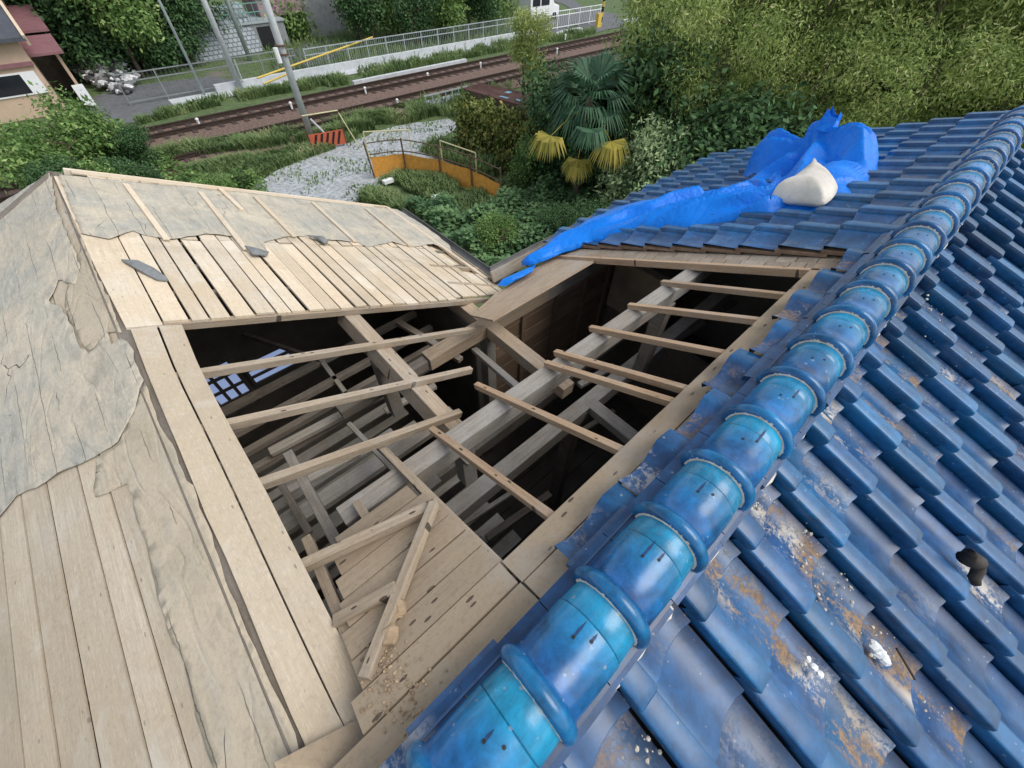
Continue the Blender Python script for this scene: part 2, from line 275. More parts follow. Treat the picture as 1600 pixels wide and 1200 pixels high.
# ---------------------------------------------------------------- mesh helpers
class MB:
    def __init__(s): s.v = []; s.f = []; s.m = []; s.t = []; s.g = []; s.d = []; s.c = []
    def add(s, verts, faces, mat=0, tint=1.0, g=None, dirt=0.0, teal=None):
        b = len(s.v); s.v += [tuple(x) for x in verts]
        s.f += [tuple(i+b for i in q) for q in faces]; s.m += [mat]*len(faces)
        n = len(verts); s.t += tint if isinstance(tint, list) else [tint]*n
        s.g += [tuple(x) for x in (g if g is not None else verts)]; s.d += [dirt]*n
        s.c += teal if teal is not None else [0.0]*n
    def hexa(s, top, bot, mat=0, tint=None):
        # eight corners, grain running from top[0] to top[1]
        top = [Vector(p) for p in top]; bot = [Vector(p) for p in bot]
        a = (top[1]-top[0]).normalized(); c = (top[3]-top[0]); c = (c - a*c.dot(a)).normalized(); n = a.cross(c)
        o = Vector((random.uniform(0, 50), random.uniform(0, 50), random.uniform(0, 50))); vs = top+bot
        g = [Vector(((p-top[0]).dot(a), (p-top[0]).dot(c), (p-top[0]).dot(n)))+o for p in vs]
        s.add(vs, [(0, 1, 2, 3), (7, 6, 5, 4), (0, 4, 5, 1), (1, 5, 6, 2), (2, 6, 7, 3), (3, 7, 4, 0)], mat, tint if tint else random.uniform(0.86, 1.12), g)
    def beam(s, p0, p1, wd, h, up=(0, 0, 1), mat=0, tint=None):
        # p0-p1 is the middle line of the upper face
        p0 = Vector(p0); p1 = Vector(p1); a = (p1-p0).normalized(); c = Vector(up).cross(a).normalized(); n = a.cross(c)
        e = c*wd/2; s.hexa([p0-e, p1-e, p1+e, p0+e], [p0-e-n*h, p1-e-n*h, p1+e-n*h, p0+e-n*h], mat, tint)
    def box(s, lo, hi, mat=0, tint=None):
        x0, y0, z0 = lo; x1, y1, z1 = hi
        s.hexa([(x0, y0, z1), (x1, y0, z1), (x1, y1, z1), (x0, y1, z1)], [(x0, y0, z0), (x1, y0, z0), (x1, y1, z0), (x0, y1, z0)], mat, tint or 1.0)
    def tube(s, pts, rad, n=8, mat=0, cap=True, tint=1.0):
        pts = [Vector(p) for p in pts]; rad = rad if isinstance(rad, (list, tuple)) else [rad]*len(pts)
        vs = []; fs = []; L = 0; g = []
        ref = Vector((0, 0, 1)) if abs((pts[-1]-pts[0]).normalized().z) < 0.9 else Vector((1, 0, 0))
        for i, p in enumerate(pts):
            a = (pts[min(i+1, len(pts)-1)]-pts[max(i-1, 0)]).normalized(); u = ref.cross(a).normalized(); v = a.cross(u)
            if i: L += (p-pts[i-1]).length
            for k in range(n):
                q = 2*PI*k/n; vs.append(p+(u*math.cos(q)+v*math.sin(q))*rad[i]); g.append((L, k*0.03, 0))
        for i in range(len(pts)-1):
            for k in range(n): fs.append((i*n+k, i*n+(k+1) % n, (i+1)*n+(k+1) % n, (i+1)*n+k))
        if cap: fs += [tuple(range(n))[::-1], tuple((len(pts)-1)*n+k for k in range(n))]
        s.add(vs, fs, mat, tint, g)
    def build(s, name, mats, parent=None, smooth=False, bevel=0.0):
        me = bpy.data.meshes.new(name); me.from_pydata(s.v, [], s.f)
        for m in (mats if isinstance(mats, (list, tuple)) else [mats]): me.materials.append(m)
        me.polygons.foreach_set('material_index', s.m)
        if smooth: me.polygons.foreach_set('use_smooth', [True]*len(s.f))
        for nm, dat in (('tint', s.t), ('dirt', s.d), ('teal', s.c)):
            a = me.attributes.new(nm, 'FLOAT', 'POINT'); a.data.foreach_set('value', dat)
        a = me.attributes.new('g', 'FLOAT_VECTOR', 'POINT'); a.data.foreach_set('vector', [c for p in s.g for c in p])
        me.update(); o = bpy.data.objects.new(name, me); COL.objects.link(o)
        if parent: o.parent = parent; o.matrix_parent_inverse = Matrix.Translation(-Vector(parent.location)) if not parent.parent else Matrix()
        if bevel:
            bm = o.modifiers.new('edge', 'BEVEL'); bm.width = bevel; bm.segments = 2; bm.limit_method = 'ANGLE'
        return o
def tag(o, label=None, cat=None, group=None, kind=None):
    for k, v in (('label', label), ('category', cat), ('group', group), ('kind', kind)):
        if v: o[k] = v
    return o
def thing(name, label, cat, loc=(0, 0, 0), group=None):
    o = bpy.data.objects.new(name, None); COL.objects.link(o); o.location = loc; o.empty_display_size = 0.2
    return tag(o, label, cat, group)
def poly_sheet(outline, n=0, jitter=0.0):
    # outline of 3-D points, optionally subdivided and roughened
    pts = []
    for i, p in enumerate(outline):
        q = outline[(i+1) % len(outline)]; p = Vector(p); q = Vector(q)
        k = max(1, int((q-p).length/n)) if n else 1
        for j in range(k):
            r = p.lerp(q, j/k)
            if jitter and 0 < j: r = r+Vector((random.uniform(-1, 1), random.uniform(-1, 1), 0))*jitter
            pts.append(r)
    return pts
M['slat'] = wood('dim ceiling slat', (0.46, 0.415, 0.35), (0.27, 0.235, 0.19), None, 0, (0.44, 0.43, 0.40), 0.6)
M['stain'] = plain('rust run', (0.02, 0.05, 0.13), 0.4, 60, 0.5)

# ================================================================ ground and railway (the setting)
def sheet(name, pts, z, mat, jitter=0.0, step=0.0, kind='structure', thick=0.0):
    o = poly_sheet([Vector((p[0], p[1], z)) for p in pts], step, jitter) if step else [Vector((p[0], p[1], z)) for p in pts]
    mb = MB(); mb.add(o, [tuple(range(len(o)))]); ob = mb.build(name, mat); return tag(ob, kind=kind)
def px_poly(l, z=G): return [gz(a, b, z) for a, b in l]
gm = MB(); NX = 60
gv = []; gf = []
for i in range(NX+1):
    for j in range(NX+1):
        x = -60+i*4.0; y = -60+j*4.0
        near = 0.0 if (y < 40) else min(1.0, (y-40)/25)*0.0
        gv.append((x, y, G-0.02+near))
for i in range(NX):
    for j in range(NX):
        a = i*(NX+1)+j; gf.append((a, a+NX+1, a+NX+2, a+1))
gm.add(gv, gf); tag(gm.build('ground', M['ground']), kind='structure')
bm_ = MB()   # ballast bed: a low trapezoid carrying both tracks
xs = [-30+2*i for i in range(61)]
prof = [(22.35, G), (22.75, G+0.16), (28.55, G+0.16), (29.0, G)]
vs = [(x, y+random.uniform(-.08, .08), z+random.uniform(-.02, .02)) for x in xs for y, z in prof]
bm_.add(vs, [(i*4+k, i*4+4+k, i*4+5+k, i*4+1+k) for i in range(len(xs)-1) for k in range(3)])
tag(bm_.build('ballast', M['ballast']), kind='structure')
sheet('asphalt_yard', px_poly([(118, 175), (150, 150), (205, 135), (330, 118), (385, 128), (330, 150), (210, 192), (150, 190)]), G+0.004, M['asphalt'], .15, 1.0)
sheet('service_path', [(4, 31.6), (60, 31.0), (60, 32.4), (4, 33.2)], G+0.008, M['concrete'])
sheet('road', px_poly([(838, 62), (900, 40), (930, 52), (985, 38), (960, 22), (915, 12), (880, -8), (845, -8), (905, 18), (850, 30)]), G+0.012, M['asphalt'], .2, 2.0)
gravel_px = [(386, 294), (436, 265), (498, 240), (545, 222), (600, 203), (650, 192), (700, 186), (716, 194), (694, 214), (664, 226), (700, 238), (742, 262), (770, 285), (748, 292), (690, 262), (640, 252), (600, 268), (585, 304), (600, 322), (540, 332), (470, 326), (410, 310)]
sheet('gravel_lot', px_poly(gravel_px), G+0.016, M['gravel'], .12, .45)
sheet('slope_concrete', px_poly([(425, 100), (470, 70), (520, 62), (545, 78), (500, 100), (440, 112)]), G+0.010, M['asphalt'], .2, 1.0)

def track(yc):
    t = thing('railway_track', 'rusty railway track nearer the %s' % ('grey mesh fence' if yc > 26 else 'gravel lot'), 'railway track', (14, yc, G), 'parallel railway tracks')
    sl = MB()
    for i in range(130): sl.box((-20+i*0.62, yc-1.0, G+0.10), (-20+i*0.62+0.22, yc+1.0, G+0.185), tint=random.uniform(.8, 1.2))
    sl.build('sleepers', M['sleeper'], t)
    for s in (-1, 1):
        r = MB(); y = yc+s*0.56
        for a, b, c, d in ((-.065, .065, 0.185, 0.20), (-.012, .012, .20, .30), (-.036, .036, .30, .345)):
            r.box((-20, y+a, G+c), (60, y+b, G+d))
        r.build('rail', M['rail'], t)
track(27.35); track(23.95)
for i, (px, py) in enumerate([(572, 147), (669, 124), (751, 107), (457, 171), (313, 197), (622, 166), (870, 84), (883, 62)]):
    p = gz(px, py, G+.15); mb = MB(); mb.tube([p, p+Vector((0, 0, .30))], .055, 8); mb.tube([p+Vector((0, 0, .30)), p+Vector((0, 0, .36))], [.09, .05], 8)
    tag(mb.build('marker_post', M['white']), 'small white marker post standing in the brown railway ballast', 'marker post', 'white posts along the tracks')
for (a, b) in (((150, 0), (0, 0)),): pass
mb = MB(); a = gz(553, 135); b = gz(727, 99); mb.box((min(a.x, b.x), a.y-.15, G), (max(a.x, b.x), a.y+.12, G+.28))
tag(mb.build('cable_trough', M['concrete']), 'long pale concrete cable trough lying beside the far track', 'cable trough')

# ================================================================ the house
H = thing('house', 'L shaped house, one wing stripped to boards and rafters, the other in blue glazed tiles', 'house', (1.5, 1.5, G))
WINDOWS = [(-.16, .13, -2.08, -1.48, 3, 4), (.19, .60, -1.88, -1.60, 1, 3)]
# --- boards of the stripped wing
def boards(name, pts_of, spans, mat, th=0.012, gap=0.006):
    # spans: (across0, across1, [(along0, along1), ...]); pts_of(across, along, h)
    mb = MB()
    for a0, a1, runs in spans:
        for r in runs:
            q0, q1 = r[0], r[1]; w0 = random.uniform(0, gap*1.4); w1 = random.uniform(0, gap*0.8); dz = random.uniform(-.002, .003); tw = random.uniform(-.003, .003)
            tp = [pts_of(a0+w0, q0, dz), pts_of(a0+w0*0.3, q1, dz+tw), pts_of(a1-w1*0.4, q1, dz-tw), pts_of(a1-w1, q0, dz)]
            bt = [pts_of(a0+w0, q0, dz-th), pts_of(a0+w0*0.3, q1, dz-th+tw), pts_of(a1-w1*0.4, q1, dz-th-tw), pts_of(a1-w1, q0, dz-th)]
            mb.hexa(tp, bt)
    return mb.build(name, mat, H)
YG = 3.66      # far gable of the stripped wing
spans = []; x = -0.012
xs = []
while x > -2.6:
    wv = random.choice((.085, .095, .10, .105, .12)); x1 = x-wv
    s0 = x1-0.62; runs = []
    y0 = max(s0, -2.6); cuts = [y0]
    if random.random() < .3: cuts.append(random.uniform(1.4, 2.6))
    cuts.append(YG)
    for i in range(len(cuts)-1): runs.append((cuts[i]+.001, cuts[i+1]-.002))
    spans.append((x1, x-random.choice((0.004, .005, .005, .006, .010)), runs)); x = x1
boards('roof_boards', lambda a, b, h: pL(a, b, h), spans, M['deck'], th=.006)
# far half of the facing slope, cut along the hole
mb = MB(); YC = 1.70; e_ = [onA(197, 512), onA(150, 420), onA(84, 275)]
for i in range(2):
    r0_, r1_ = pA(.116, e_[i].y), pA(.116, e_[i+1].y); mb.hexa([e_[i], e_[i+1], r1_, r0_], [v-NA*.012 for v in (e_[i], e_[i+1], r1_, r0_)], tint=1.02)
mb.build('roof_boards', M['deck_far'], H)
spans = []; x = 0.12
while x < 2.18:
    wv = random.choice((.070, .078, .085, .09)); ye = YC+random.uniform(-.006, .012)
    far = YG if x < 1.98 else 2.10+random.uniform(-.05, .05)
    if 1.62 < x < 1.99: ye = YC+0.03
    if x >= 1.75: far = min(far, YG)
    runs = [(ye, 2.62+random.uniform(-.02, .02)), (2.625, far)] if far > 2.8 else [(ye, far)]
    spans.append((x, x+wv-random.choice((.003, .005, .005, .011)), runs)); x += wv
boards('roof_boards', lambda a, b, h: pA(a, b, h), spans, M['deck_far'])
# two boards left between the ridge and the hole
def quadboard(mb, tp, n, th=.013, mat=0, tint=None):
    mb.hexa(tp, [Vector(p)-n*th for p in tp], mat, tint)
def strip(mb, lp, rp, proj, n, th=.014, h=0.0):
    # one long board whose two edges were surveyed separately
    L = [proj(a, b, h) for a, b in lp]; R = [proj(a, b, h) for a, b in rp]
    def rs(P, k):
        d = [0]
        for a, b in zip(P, P[1:]): d.append(d[-1]+(b-a).length)
        out = []
        for i in range(k+1):
            q = d[-1]*i/k; m = max(x for x in range(len(P)-1) if d[x] <= q+1e-9); f = (q-d[m])/max(1e-9, d[m+1]-d[m]); out.append(P[m].lerp(P[m+1], min(1, f)))
        return out
    K = 12; L = rs(L, K); R = rs(R, K); vs = []; g = []; o = random.uniform(0, 40)
    for i in range(K+1):
        for p, a in ((L[i], 0), (R[i], .07)):
            vs += [p, p-n*th]; g += [(o+i*.14, o+a, o), (o+i*.14, o+a, o+.014)]
    fs = []
    for i in range(K):
        a = i*4; b = a+4; fs += [(a, b, b+2, a+2), (a+1, a+3, b+3, b+1), (a, a+1, b+1, b), (a+2, b+2, b+3, a+3)]
    fs += [(0, 2, 3, 1), (K*4, K*4+1, K*4+3, K*4+2)]
    mb.add(vs, fs, 0, random.uniform(.95, 1.08), g)
mb = MB()
strip(mb, [(204, 514), (229, 580), (262, 659), (289, 722), (322, 806), (360, 885), (409, 1005), (435, 1072), (491, 1196), (505, 1225)], [(244, 509), (274, 584), (324, 685), (365, 771), (410, 870), (455, 967), (512, 1087), (553, 1170), (575, 1205)], onA, NA)
strip(mb, [(248, 509), (278, 584), (328, 685), (369, 771), (414, 870), (459, 967), (516, 1087), (557, 1172)], [(284, 507), (312, 575), (354, 656), (411, 758), (469, 872), (525, 982), (594, 1112), (600, 1135)], onA, NA, h=.003)
mb.build('roof_boards', M['deck'], H)
mb = MB(); mb.beam(pA(.0, YG, -.014), pA(.0, -.4, -.014), .05, .11, NA); mb.build('ridge_pole', M['dark_wood'], H, bevel=.003)
# near boards nailed across the rafters of the tiled wing, left of the hole
mb = MB(); y = -.145
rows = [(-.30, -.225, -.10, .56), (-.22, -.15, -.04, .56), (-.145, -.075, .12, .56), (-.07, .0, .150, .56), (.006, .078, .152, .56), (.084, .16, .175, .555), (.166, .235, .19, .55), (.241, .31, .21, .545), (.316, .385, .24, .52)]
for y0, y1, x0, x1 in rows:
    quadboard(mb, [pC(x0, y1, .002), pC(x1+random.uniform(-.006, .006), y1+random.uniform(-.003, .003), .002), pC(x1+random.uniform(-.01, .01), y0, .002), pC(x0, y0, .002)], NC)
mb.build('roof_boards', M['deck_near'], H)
# board strip between hole and tiles
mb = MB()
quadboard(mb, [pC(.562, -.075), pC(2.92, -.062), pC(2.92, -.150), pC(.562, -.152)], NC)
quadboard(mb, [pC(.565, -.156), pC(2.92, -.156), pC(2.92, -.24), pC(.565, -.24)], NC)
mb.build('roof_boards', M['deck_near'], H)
mb = MB(); quadboard(mb, [pA(-.05, -.06, .03), pA(-.05, -.34, .03), pA(.16, -.30, .06), pA(.17, -.12, .02)], NA, .03)
mb.build('ridge_board', M['deck_near'], H)
# rafters
def rafter(p0, p1, wd=.030, h=.034, mat='rafter', n=NA):
    mb = MB(); mb.beam(p0, p1, wd, h, n); return mb.build('rafter', M[mat], H, bevel=.002)
OFF = -.013
for i, (a, b) in enumerate([((318, 578), (757, 509)), ((357, 658), (737, 574)), ((409, 751), (720, 641)), ((474, 879), (683, 783)), ((519, 970), (616, 916))]):
    p = onA(*a, OFF if i < 4 else .014); q = onA(*b, OFF) if i < 3 else onC(*b, .042); p = p+(p-q).normalized()*(.14 if i < 4 else .0)
    rafter(p, q, .032, .036, 'rafter')
rafter(pA(.12, 1.715, OFF), pA(1.98, 1.705, OFF), .036, .036, 'rafter')
for y in (2.0, 2.3, 2.6, 2.9, 3.2, 3.5): rafter(pA(.02, y, -.0155), pA(2.2, y, -.0155), .03, .036, 'dark_wood')
for y in [-.5+.303*i for i in range(14)]:
    mb = MB(); mb.beam(pL(-.03, y, -.0165), pL(-2.5, y, -.0165), .03, .036, Vector((-T, 0, 1)).normalized()); mb.build('rafter', M['dark_wood'], H)
for (a, b) in [((1034, 438), (1246, 460)), ((982, 474), (1192, 498)), ((922, 509), (1127, 548)), ((867, 547), (1067, 603)), ((852, 564), (1050, 624)), ((743, 598), (966, 698)), ((673, 667), (856, 800))]:
    p = onC(*a, OFF); q = onC(*b, OFF); q = q+(q-p).normalized()*.12
    rafter(p, q, .028, .030, 'rafter_new', NC)
p = onC(592, 694, OFF); q = onC(790, 892, OFF); rafter(p, q, .03, .034, 'rafter', NC)
for x in (.16, .35): rafter(pC(x, .5, OFF-.002), pC(x, -.25, OFF-.002), .03, .034, 'rafter', NC)
for x in [3.05+.303*i for i in range(9)]: rafter(pC(x, 1.9, OFF-.004), pC(x, -.28, OFF-.004), .03, .034, 'dark_wood', NC)
# purlins and beams
def beam(name, p0, p1, wd, h, mat='beam', up=(0, 0, 1)):
    mb = MB(); mb.beam(p0, p1, wd, h, up); return mb.build(name, M[mat], H, bevel=.004)
RB = -.050
beam('purlin', onA(541, 482, RB), onA(716, 668, RB), .095, .095, 'rafter', NA)
pu0 = onC(1115, 405, RB); pu1 = onC(452, 852, RB)
beam('purlin', Vector((3.7, .455, -T*.455-.055)), Vector((.28, .50, -T*.5-.055)), .085, .10, 'beam')
beam('beam', Vector((3.8, .53, -1.0)), Vector((-1.5, .53, -1.0)), .10, .13, 'beam')
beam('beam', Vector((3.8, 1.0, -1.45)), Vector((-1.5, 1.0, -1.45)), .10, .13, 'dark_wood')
ZP = -.83
beam('wall_plate', Vector((1.20, 1.45, ZP)), Vector((2.36, 1.45, ZP)), .105, .105, 'beam_new')
beam('wall_plate', Vector((2.362, 1.45, ZP-.002)), Vector((3.9, 1.45, ZP-.002)), .105, .105, 'beam')
beam('wall_plate', Vector((1.745, 1.397, ZP)), Vector((1.745, .62, ZP)), .10, .10, 'beam_new')
beam('wall_plate', Vector((1.745, 1.503, ZP)), Vector((1.745, 2.3, ZP)), .10, .10, 'beam_new')
beam('wall_plate', Vector((.55, 1.45, ZP-.02)), Vector((1.198, 1.45, ZP-.02)), .07, .08, 'dark_wood')
for x, y, z0, z1, wd, m in [(1.745, 1.45, -2.6, ZP-.106, .09, 'beam'), (.90, .62, -1.0, -.56, .085, 'beam'), (.86, 1.35, -1.05, -.55, .08, 'dark_wood'), (1.75, .53, -2.6, -1.132, .09, 'dark_wood'), (2.35, .46, -1.0, -.37, .08, 'dark_wood')]:
    mb = MB(); mb.beam((x, y-.5*wd, z1), (x, y+.5*wd, z1), wd, z1-z0); mb.build('post', M[m], H, bevel=.003)
for a, za, b, zb, wd, m in [((740, 543), -.95, (820, 612), -.70, .045, 'beam'), ((448, 705), -.62, (548, 890), -.55, .045, 'beam'), ((544, 660), -.80, (640, 760), -.72, .028, 'beam'), ((920, 625), -1.0, (992, 682), -.98, .09, 'beam'),
                            ((590, 693), -.62, (660, 762), -.55, .04, 'beam'), ((432, 745), -.9, (482, 832), -.85, .035, 'dark_wood'), ((700, 690), -.62, (735, 722), -.64, .04, 'beam')]:
    beam('strut', gz(*a, za), gz(*b, zb), wd, wd*.8, m)
for a, za, b, zb, wd, m in [((420, 705), -1.05, (640, 590), -1.05, .06, 'slat'), ((440, 770), -.9, (560, 705), -.9, .045, 'slat'), ((600, 640), -1.2, (680, 600), -1.2, .05, 'slat'), ((380, 520), -1.3, (500, 560), -1.0, .03, 'dark_wood'), ((500, 560), -1.2, (560, 640), -1.2, .035, 'slat'), ((620, 500), -.95, (720, 560), -.95, .05, 'dark_wood'), ((760, 840), -1.5, (860, 770), -1.5, .05, 'dark_wood'), ((720, 820), -1.4, (800, 768), -1.4, .03, 'slat'), ((880, 690), -1.5, (960, 640), -1.5, .04, 'dark_wood'), ((1010, 560), -1.2, (1100, 500), -1.2, .06, 'beam'), ((1060, 520), -1.3, (1150, 470), -1.3, .04, 'dark_wood'), ((905, 600), -1.1, (960, 570), -1.1, .05, 'slat'), ((560, 880), -.8, (650, 820), -.8, .05, 'slat')]:
    beam('strut', gz(*a, za), gz(*b, zb), wd, .035, m)
# laths and ceiling seen through the hole
for i, (x0, x1, y, z, wd, m) in enumerate([(-.2, 1.12, 1.05, -.97, .10, 'beam'), (-.4, .78, 1.32, -1.18, .07, 'beam'), (-.3, .80, .80, -1.12, .07, 'beam'), (-.2, .62, .30, -.70, .09, 'beam'), (-.2, .55, .12, -.62, .06, 'beam'),
                                          (-.6, 1.6, 1.62, -1.12, .05, 'dark_wood'), (-.6, 1.6, 1.85, -1.2, .05, 'dark_wood'), (-.6, 1.6, 2.05, -1.2, .05, 'dark_wood'), (-.6, 1.6, 2.3, -1.2, .05, 'dark_wood'), (-.5, .8, .62, -1.35, .06, 'beam'), (-.5, .8, .42, -1.30, .05, 'beam')]):
    beam('ceiling_joist', Vector((x0, y, z)), Vector((x1, y, z)), wd, .05, m)
mb = MB()
for i in range(17):
    y = -.6+i*.155
    mb.beam((-1.9, y, -1.62-.01*(i % 3)), (1.05, y, -1.62-.01*((i*7) % 3)), random.choice((.07, .09, .11)), .012, tint=random.uniform(.7, 1.2))
mb.build('ceiling_slats', M['slat'], H)
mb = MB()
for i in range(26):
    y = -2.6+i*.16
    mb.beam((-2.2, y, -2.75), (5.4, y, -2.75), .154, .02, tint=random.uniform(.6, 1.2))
mb.build('attic_floor', M['shade_dark'], H)  # floor boards darkened for the shade in the attic
# boarded inner wall of the tiled wing
mb = MB()
for i in range(10):
    z = -.97-i*.135
    mb.box((1.86, 1.485+.004*(i % 2), z-.122), (3.42, 1.50+.004*(i % 2), z), tint=random.uniform(.75, 1.25))
mb.build('inner_siding', M['brown_wood'], H)
for x in (2.15, 2.55, 2.95, 3.3): beam('stud', Vector((x-.02, 1.475, -.94)), Vector((x+.02, 1.475, -.94)), .03, 1.7, 'brown_wood')
mb = MB(); mb.box((3.36, .9, -1.55), (3.46, 1.46, -.98)); mb.build('plaster_panel', M['plaster'], H, bevel=.01)
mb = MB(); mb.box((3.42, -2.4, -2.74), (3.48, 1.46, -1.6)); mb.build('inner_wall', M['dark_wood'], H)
# dark panels added inside the walls, attic shade put into their colour
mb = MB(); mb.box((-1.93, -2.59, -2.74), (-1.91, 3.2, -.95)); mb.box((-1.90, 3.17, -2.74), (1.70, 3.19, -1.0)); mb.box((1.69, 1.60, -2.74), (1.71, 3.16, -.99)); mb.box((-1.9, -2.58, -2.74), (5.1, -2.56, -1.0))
mb.add([(-1.9, 3.18, -1.0), (1.7, 3.18, -1.0), (0, 3.18, -.14)], [(0, 2, 1)]); mb.build('inner_wall', M['shade_dark'], H)
# lattice windows in the far gable wall; panes glow to stand for daylight
for X0, X1, Z0, Z1, nx, nz in WINDOWS:
    wn = MB(); Y0 = 3.165
    for i in range(nx+1): wn.box((X0+i*(X1-X0)/nx-.014, Y0-.03, Z0), (X0+i*(X1-X0)/nx+.014, Y0, Z1))
    for j in range(nz+1): wn.box((X0, Y0-.026, Z0+j*(Z1-Z0)/nz-.014), (X1, Y0-.002, Z0+j*(Z1-Z0)/nz+.014))
    wo = wn.build('window', M['shade_dark'], H)
    pn = MB(); pn.box((X0, Y0-.010, Z0), (X1, Y0-.005, Z1)); pn.build('pane', M['pane'], wo)
# outer walls, fascias, gutters
mb = MB()
mb.box((-2.02, -2.6, G), (-1.94, 3.3, -.93)); mb.box((-1.94, 3.22, G), (1.72, 3.3, -.93)); mb.box((1.72, 1.58, G), (1.80, 3.3, -.98))
mb.box((1.80, 1.50, G), (5.2, 1.58, -.98)); mb.box((5.12, -2.6, G), (5.2, 1.5, -.93)); mb.box((-1.94, -2.68, G), (5.12, -2.6, -.96))
mb.build('wall', M['housewall'], H)
mb = MB(); mb.add([(-1.95, 3.25, -.93), (1.75, 3.25, -.93), (0, 3.25, -.06), (-1.95, 3.29, -.93), (1.75, 3.29, -.93), (0, 3.29, -.06)], [(0, 1, 2), (5, 4, 3)]); mb.build('gable_wall', M['housewall'], H)
mb = MB(); mb.add([(5.15, -2.6, -.95), (5.15, 1.55, -.95), (5.15, -.3, .02), (5.19, -2.6, -.95), (5.19, 1.55, -.95), (5.19, -.3, .02)], [(0, 2, 1), (3, 4, 5)]); mb.build('gable_wall', M['housewall'], H)
beam('barge_board', pA(.03, YG+.012, .012), pA(2.2, YG+.012, .012), .022, .12, 'deck_far', NA)
beam('barge_board', pL(-.03, YG+.012, .012), pL(-2.6, YG+.012, .012), .022, .12, 'dark_wood', Vector((-T, 0, 1)).normalized())
beam('verge_batten', pA(.06, YG-.03, .012), pA(2.0, YG-.03, .012), .05, .015, 'deck_far', NA)
beam('verge_batten', pL(-.05, YG-.03, .014), pL(-2.5, YG-.03, .014), .06, .02, 'dark_wood', Vector((-T, 0, 1)).normalized())
XE = 2.26
beam('fascia', pA(XE, YG, .0), pA(XE, 2.02, .0), .02, .10, 'sawn', NA)
beam('eave_batten', pA(XE-.07, YG, .012), pA(XE-.07, 2.0, .012), .045, .022, 'deck_far', NA)
mb = MB()
for i in range(3): quadboard(mb, [pA(1.98+i*.085, 1.76, -.03), pA(1.98+i*.085, 2.9, -.03), pA(2.06+i*.085, 2.9, -.03), pA(2.06+i*.085, 1.86+.03*i, -.03)], NA)
mb.build('eave_boards', M['deck_far'], H)
for (a, b) in [((672, 414), (748, 419)), ((700, 441), (778, 446))]: rafter(onA(*a, .004), onA(*b, .004), .034, .03, 'rafter')
# the eave of the tiled wing beyond the hole: boards beside the inner corner
mb = MB()
quadboard(mb, [onC(735, 492, -.02), onC(905, 392, -.02), onC(938, 402, -.02), onC(770, 500, -.02)], NC)
quadboard(mb, [onC(770, 462, -.02), onC(880, 388, -.02), onC(905, 391, -.02), onC(748, 482, -.02)], NC)
mb.build('eave_boards', M['beam_new'], H)
beam('fascia', pC(2.18, 1.93, .0), pC(5.57, 1.93, .0), .02, .10, 'sawn', NC)
def gutter(a, b):
    a = Vector(a); b = Vector(b); mb = MB(); d = (b-a).normalized(); s = Vector((0, 0, 1)).cross(d).normalized(); vs = []
    for p in (a, b):
        for r in (.060, .054):
            for k in range(9):
                q = PI+PI*k/8; vs.append(p+s*r*math.cos(q)+Vector((0, 0, r*math.sin(q))))
    fs = [(k, k+1, 19+k, 18+k) for k in range(8)]+[(9+k, 27+k, 28+k, 10+k) for k in range(8)]+[(0, 18, 27, 9), (8, 17, 35, 26)]
    mb.add(vs, fs); return mb.build('gutter', M['gutter'], H)
gutter((XE+.08, YG+.05, -T*XE-.05), (XE+.08, 2.02, -T*XE-.05)); gutter((2.28, 2.0, -T*1.93-.06), (5.6, 2.0, -T*1.93-.06))

# --- bark underlay left on the stripped slopes
def cover(name, pix, proj, mat, h=.005, step=.03, rough=.003, curlk=.012):
    pts = [proj(a, b, 0) for a, b in pix]
    nrm = {onA: NA, onL: Vector((-T, 0, 1)).normalized(), onC: NC}[proj]
    ed = poly_sheet(pts, .035, .0); e2 = []
    for i, p in enumerate(ed): e2.append((p.x+mnoise.noise((p.x*9, p.y*9, 1))*.012+random.uniform(-.004, .004), p.y+mnoise.noise((p.x*9, p.y*9, 7))*.014+random.uniform(-.004, .004)))
    from mathutils.geometry import delaunay_2d_cdt
    xs_ = [q[0] for q in e2]; ys_ = [q[1] for q in e2]; P = [Vector(q) for q in e2]
    def inside(x, y):
        c = False; j = len(e2)-1
        for i in range(len(e2)):
            xi, yi = e2[i]; xj, yj = e2[j]
            if (yi > y) != (yj > y) and x < (xj-xi)*(y-yi)/(yj-yi)+xi: c = not c
            j = i
        return c
    x = min(xs_)
    while x < max(xs_):
        y = min(ys_)
        while y < max(ys_):
            a, b = x+random.uniform(-.3, .3)*step, y+random.uniform(-.3, .3)*step
            if inside(a, b): P.append(Vector((a, b)))
            y += step
        x += step
    ne = len(e2); v2, _, f2, ov, _, _ = delaunay_2d_cdt(P, [], [list(range(ne))], 1, 1e-5)
    vs = []
    for i, q in enumerate(v2):
        edge = any(k < ne for k in ov[i])
        n = mnoise.noise((q.x*5, q.y*2.5, 3))*rough*1.2+mnoise.noise((q.x*18, q.y*10, 5))*rough*.6
        z = {onA: -T*q.x, onL: T*q.x, onC: -T*q.y}[proj]
        curl = max(0, mnoise.noise((q.x*6, q.y*6, 9)))*curlk if edge else 0
        vs.append(Vector((q.x, q.y, z))+nrm*(h+max(0, rough+n)+curl))
    nv = len(vs); fs = [tuple(f) for f in f2]
    # rim so the sheet has an edge thickness
    cnt = {}
    for f in fs:
        for a, b in zip(f, f[1:]+f[:1]): cnt[(a, b)] = 1
    vs2 = vs+[v-nrm*.0025 for v in vs]; rim = []
    for (a, b) in cnt:
        if (b, a) not in cnt: rim.append((b, a, a+nv, b+nv))
    mb = MB(); mb.add(vs2, fs+rim); o = mb.build(name, mat, H, smooth=True); return o
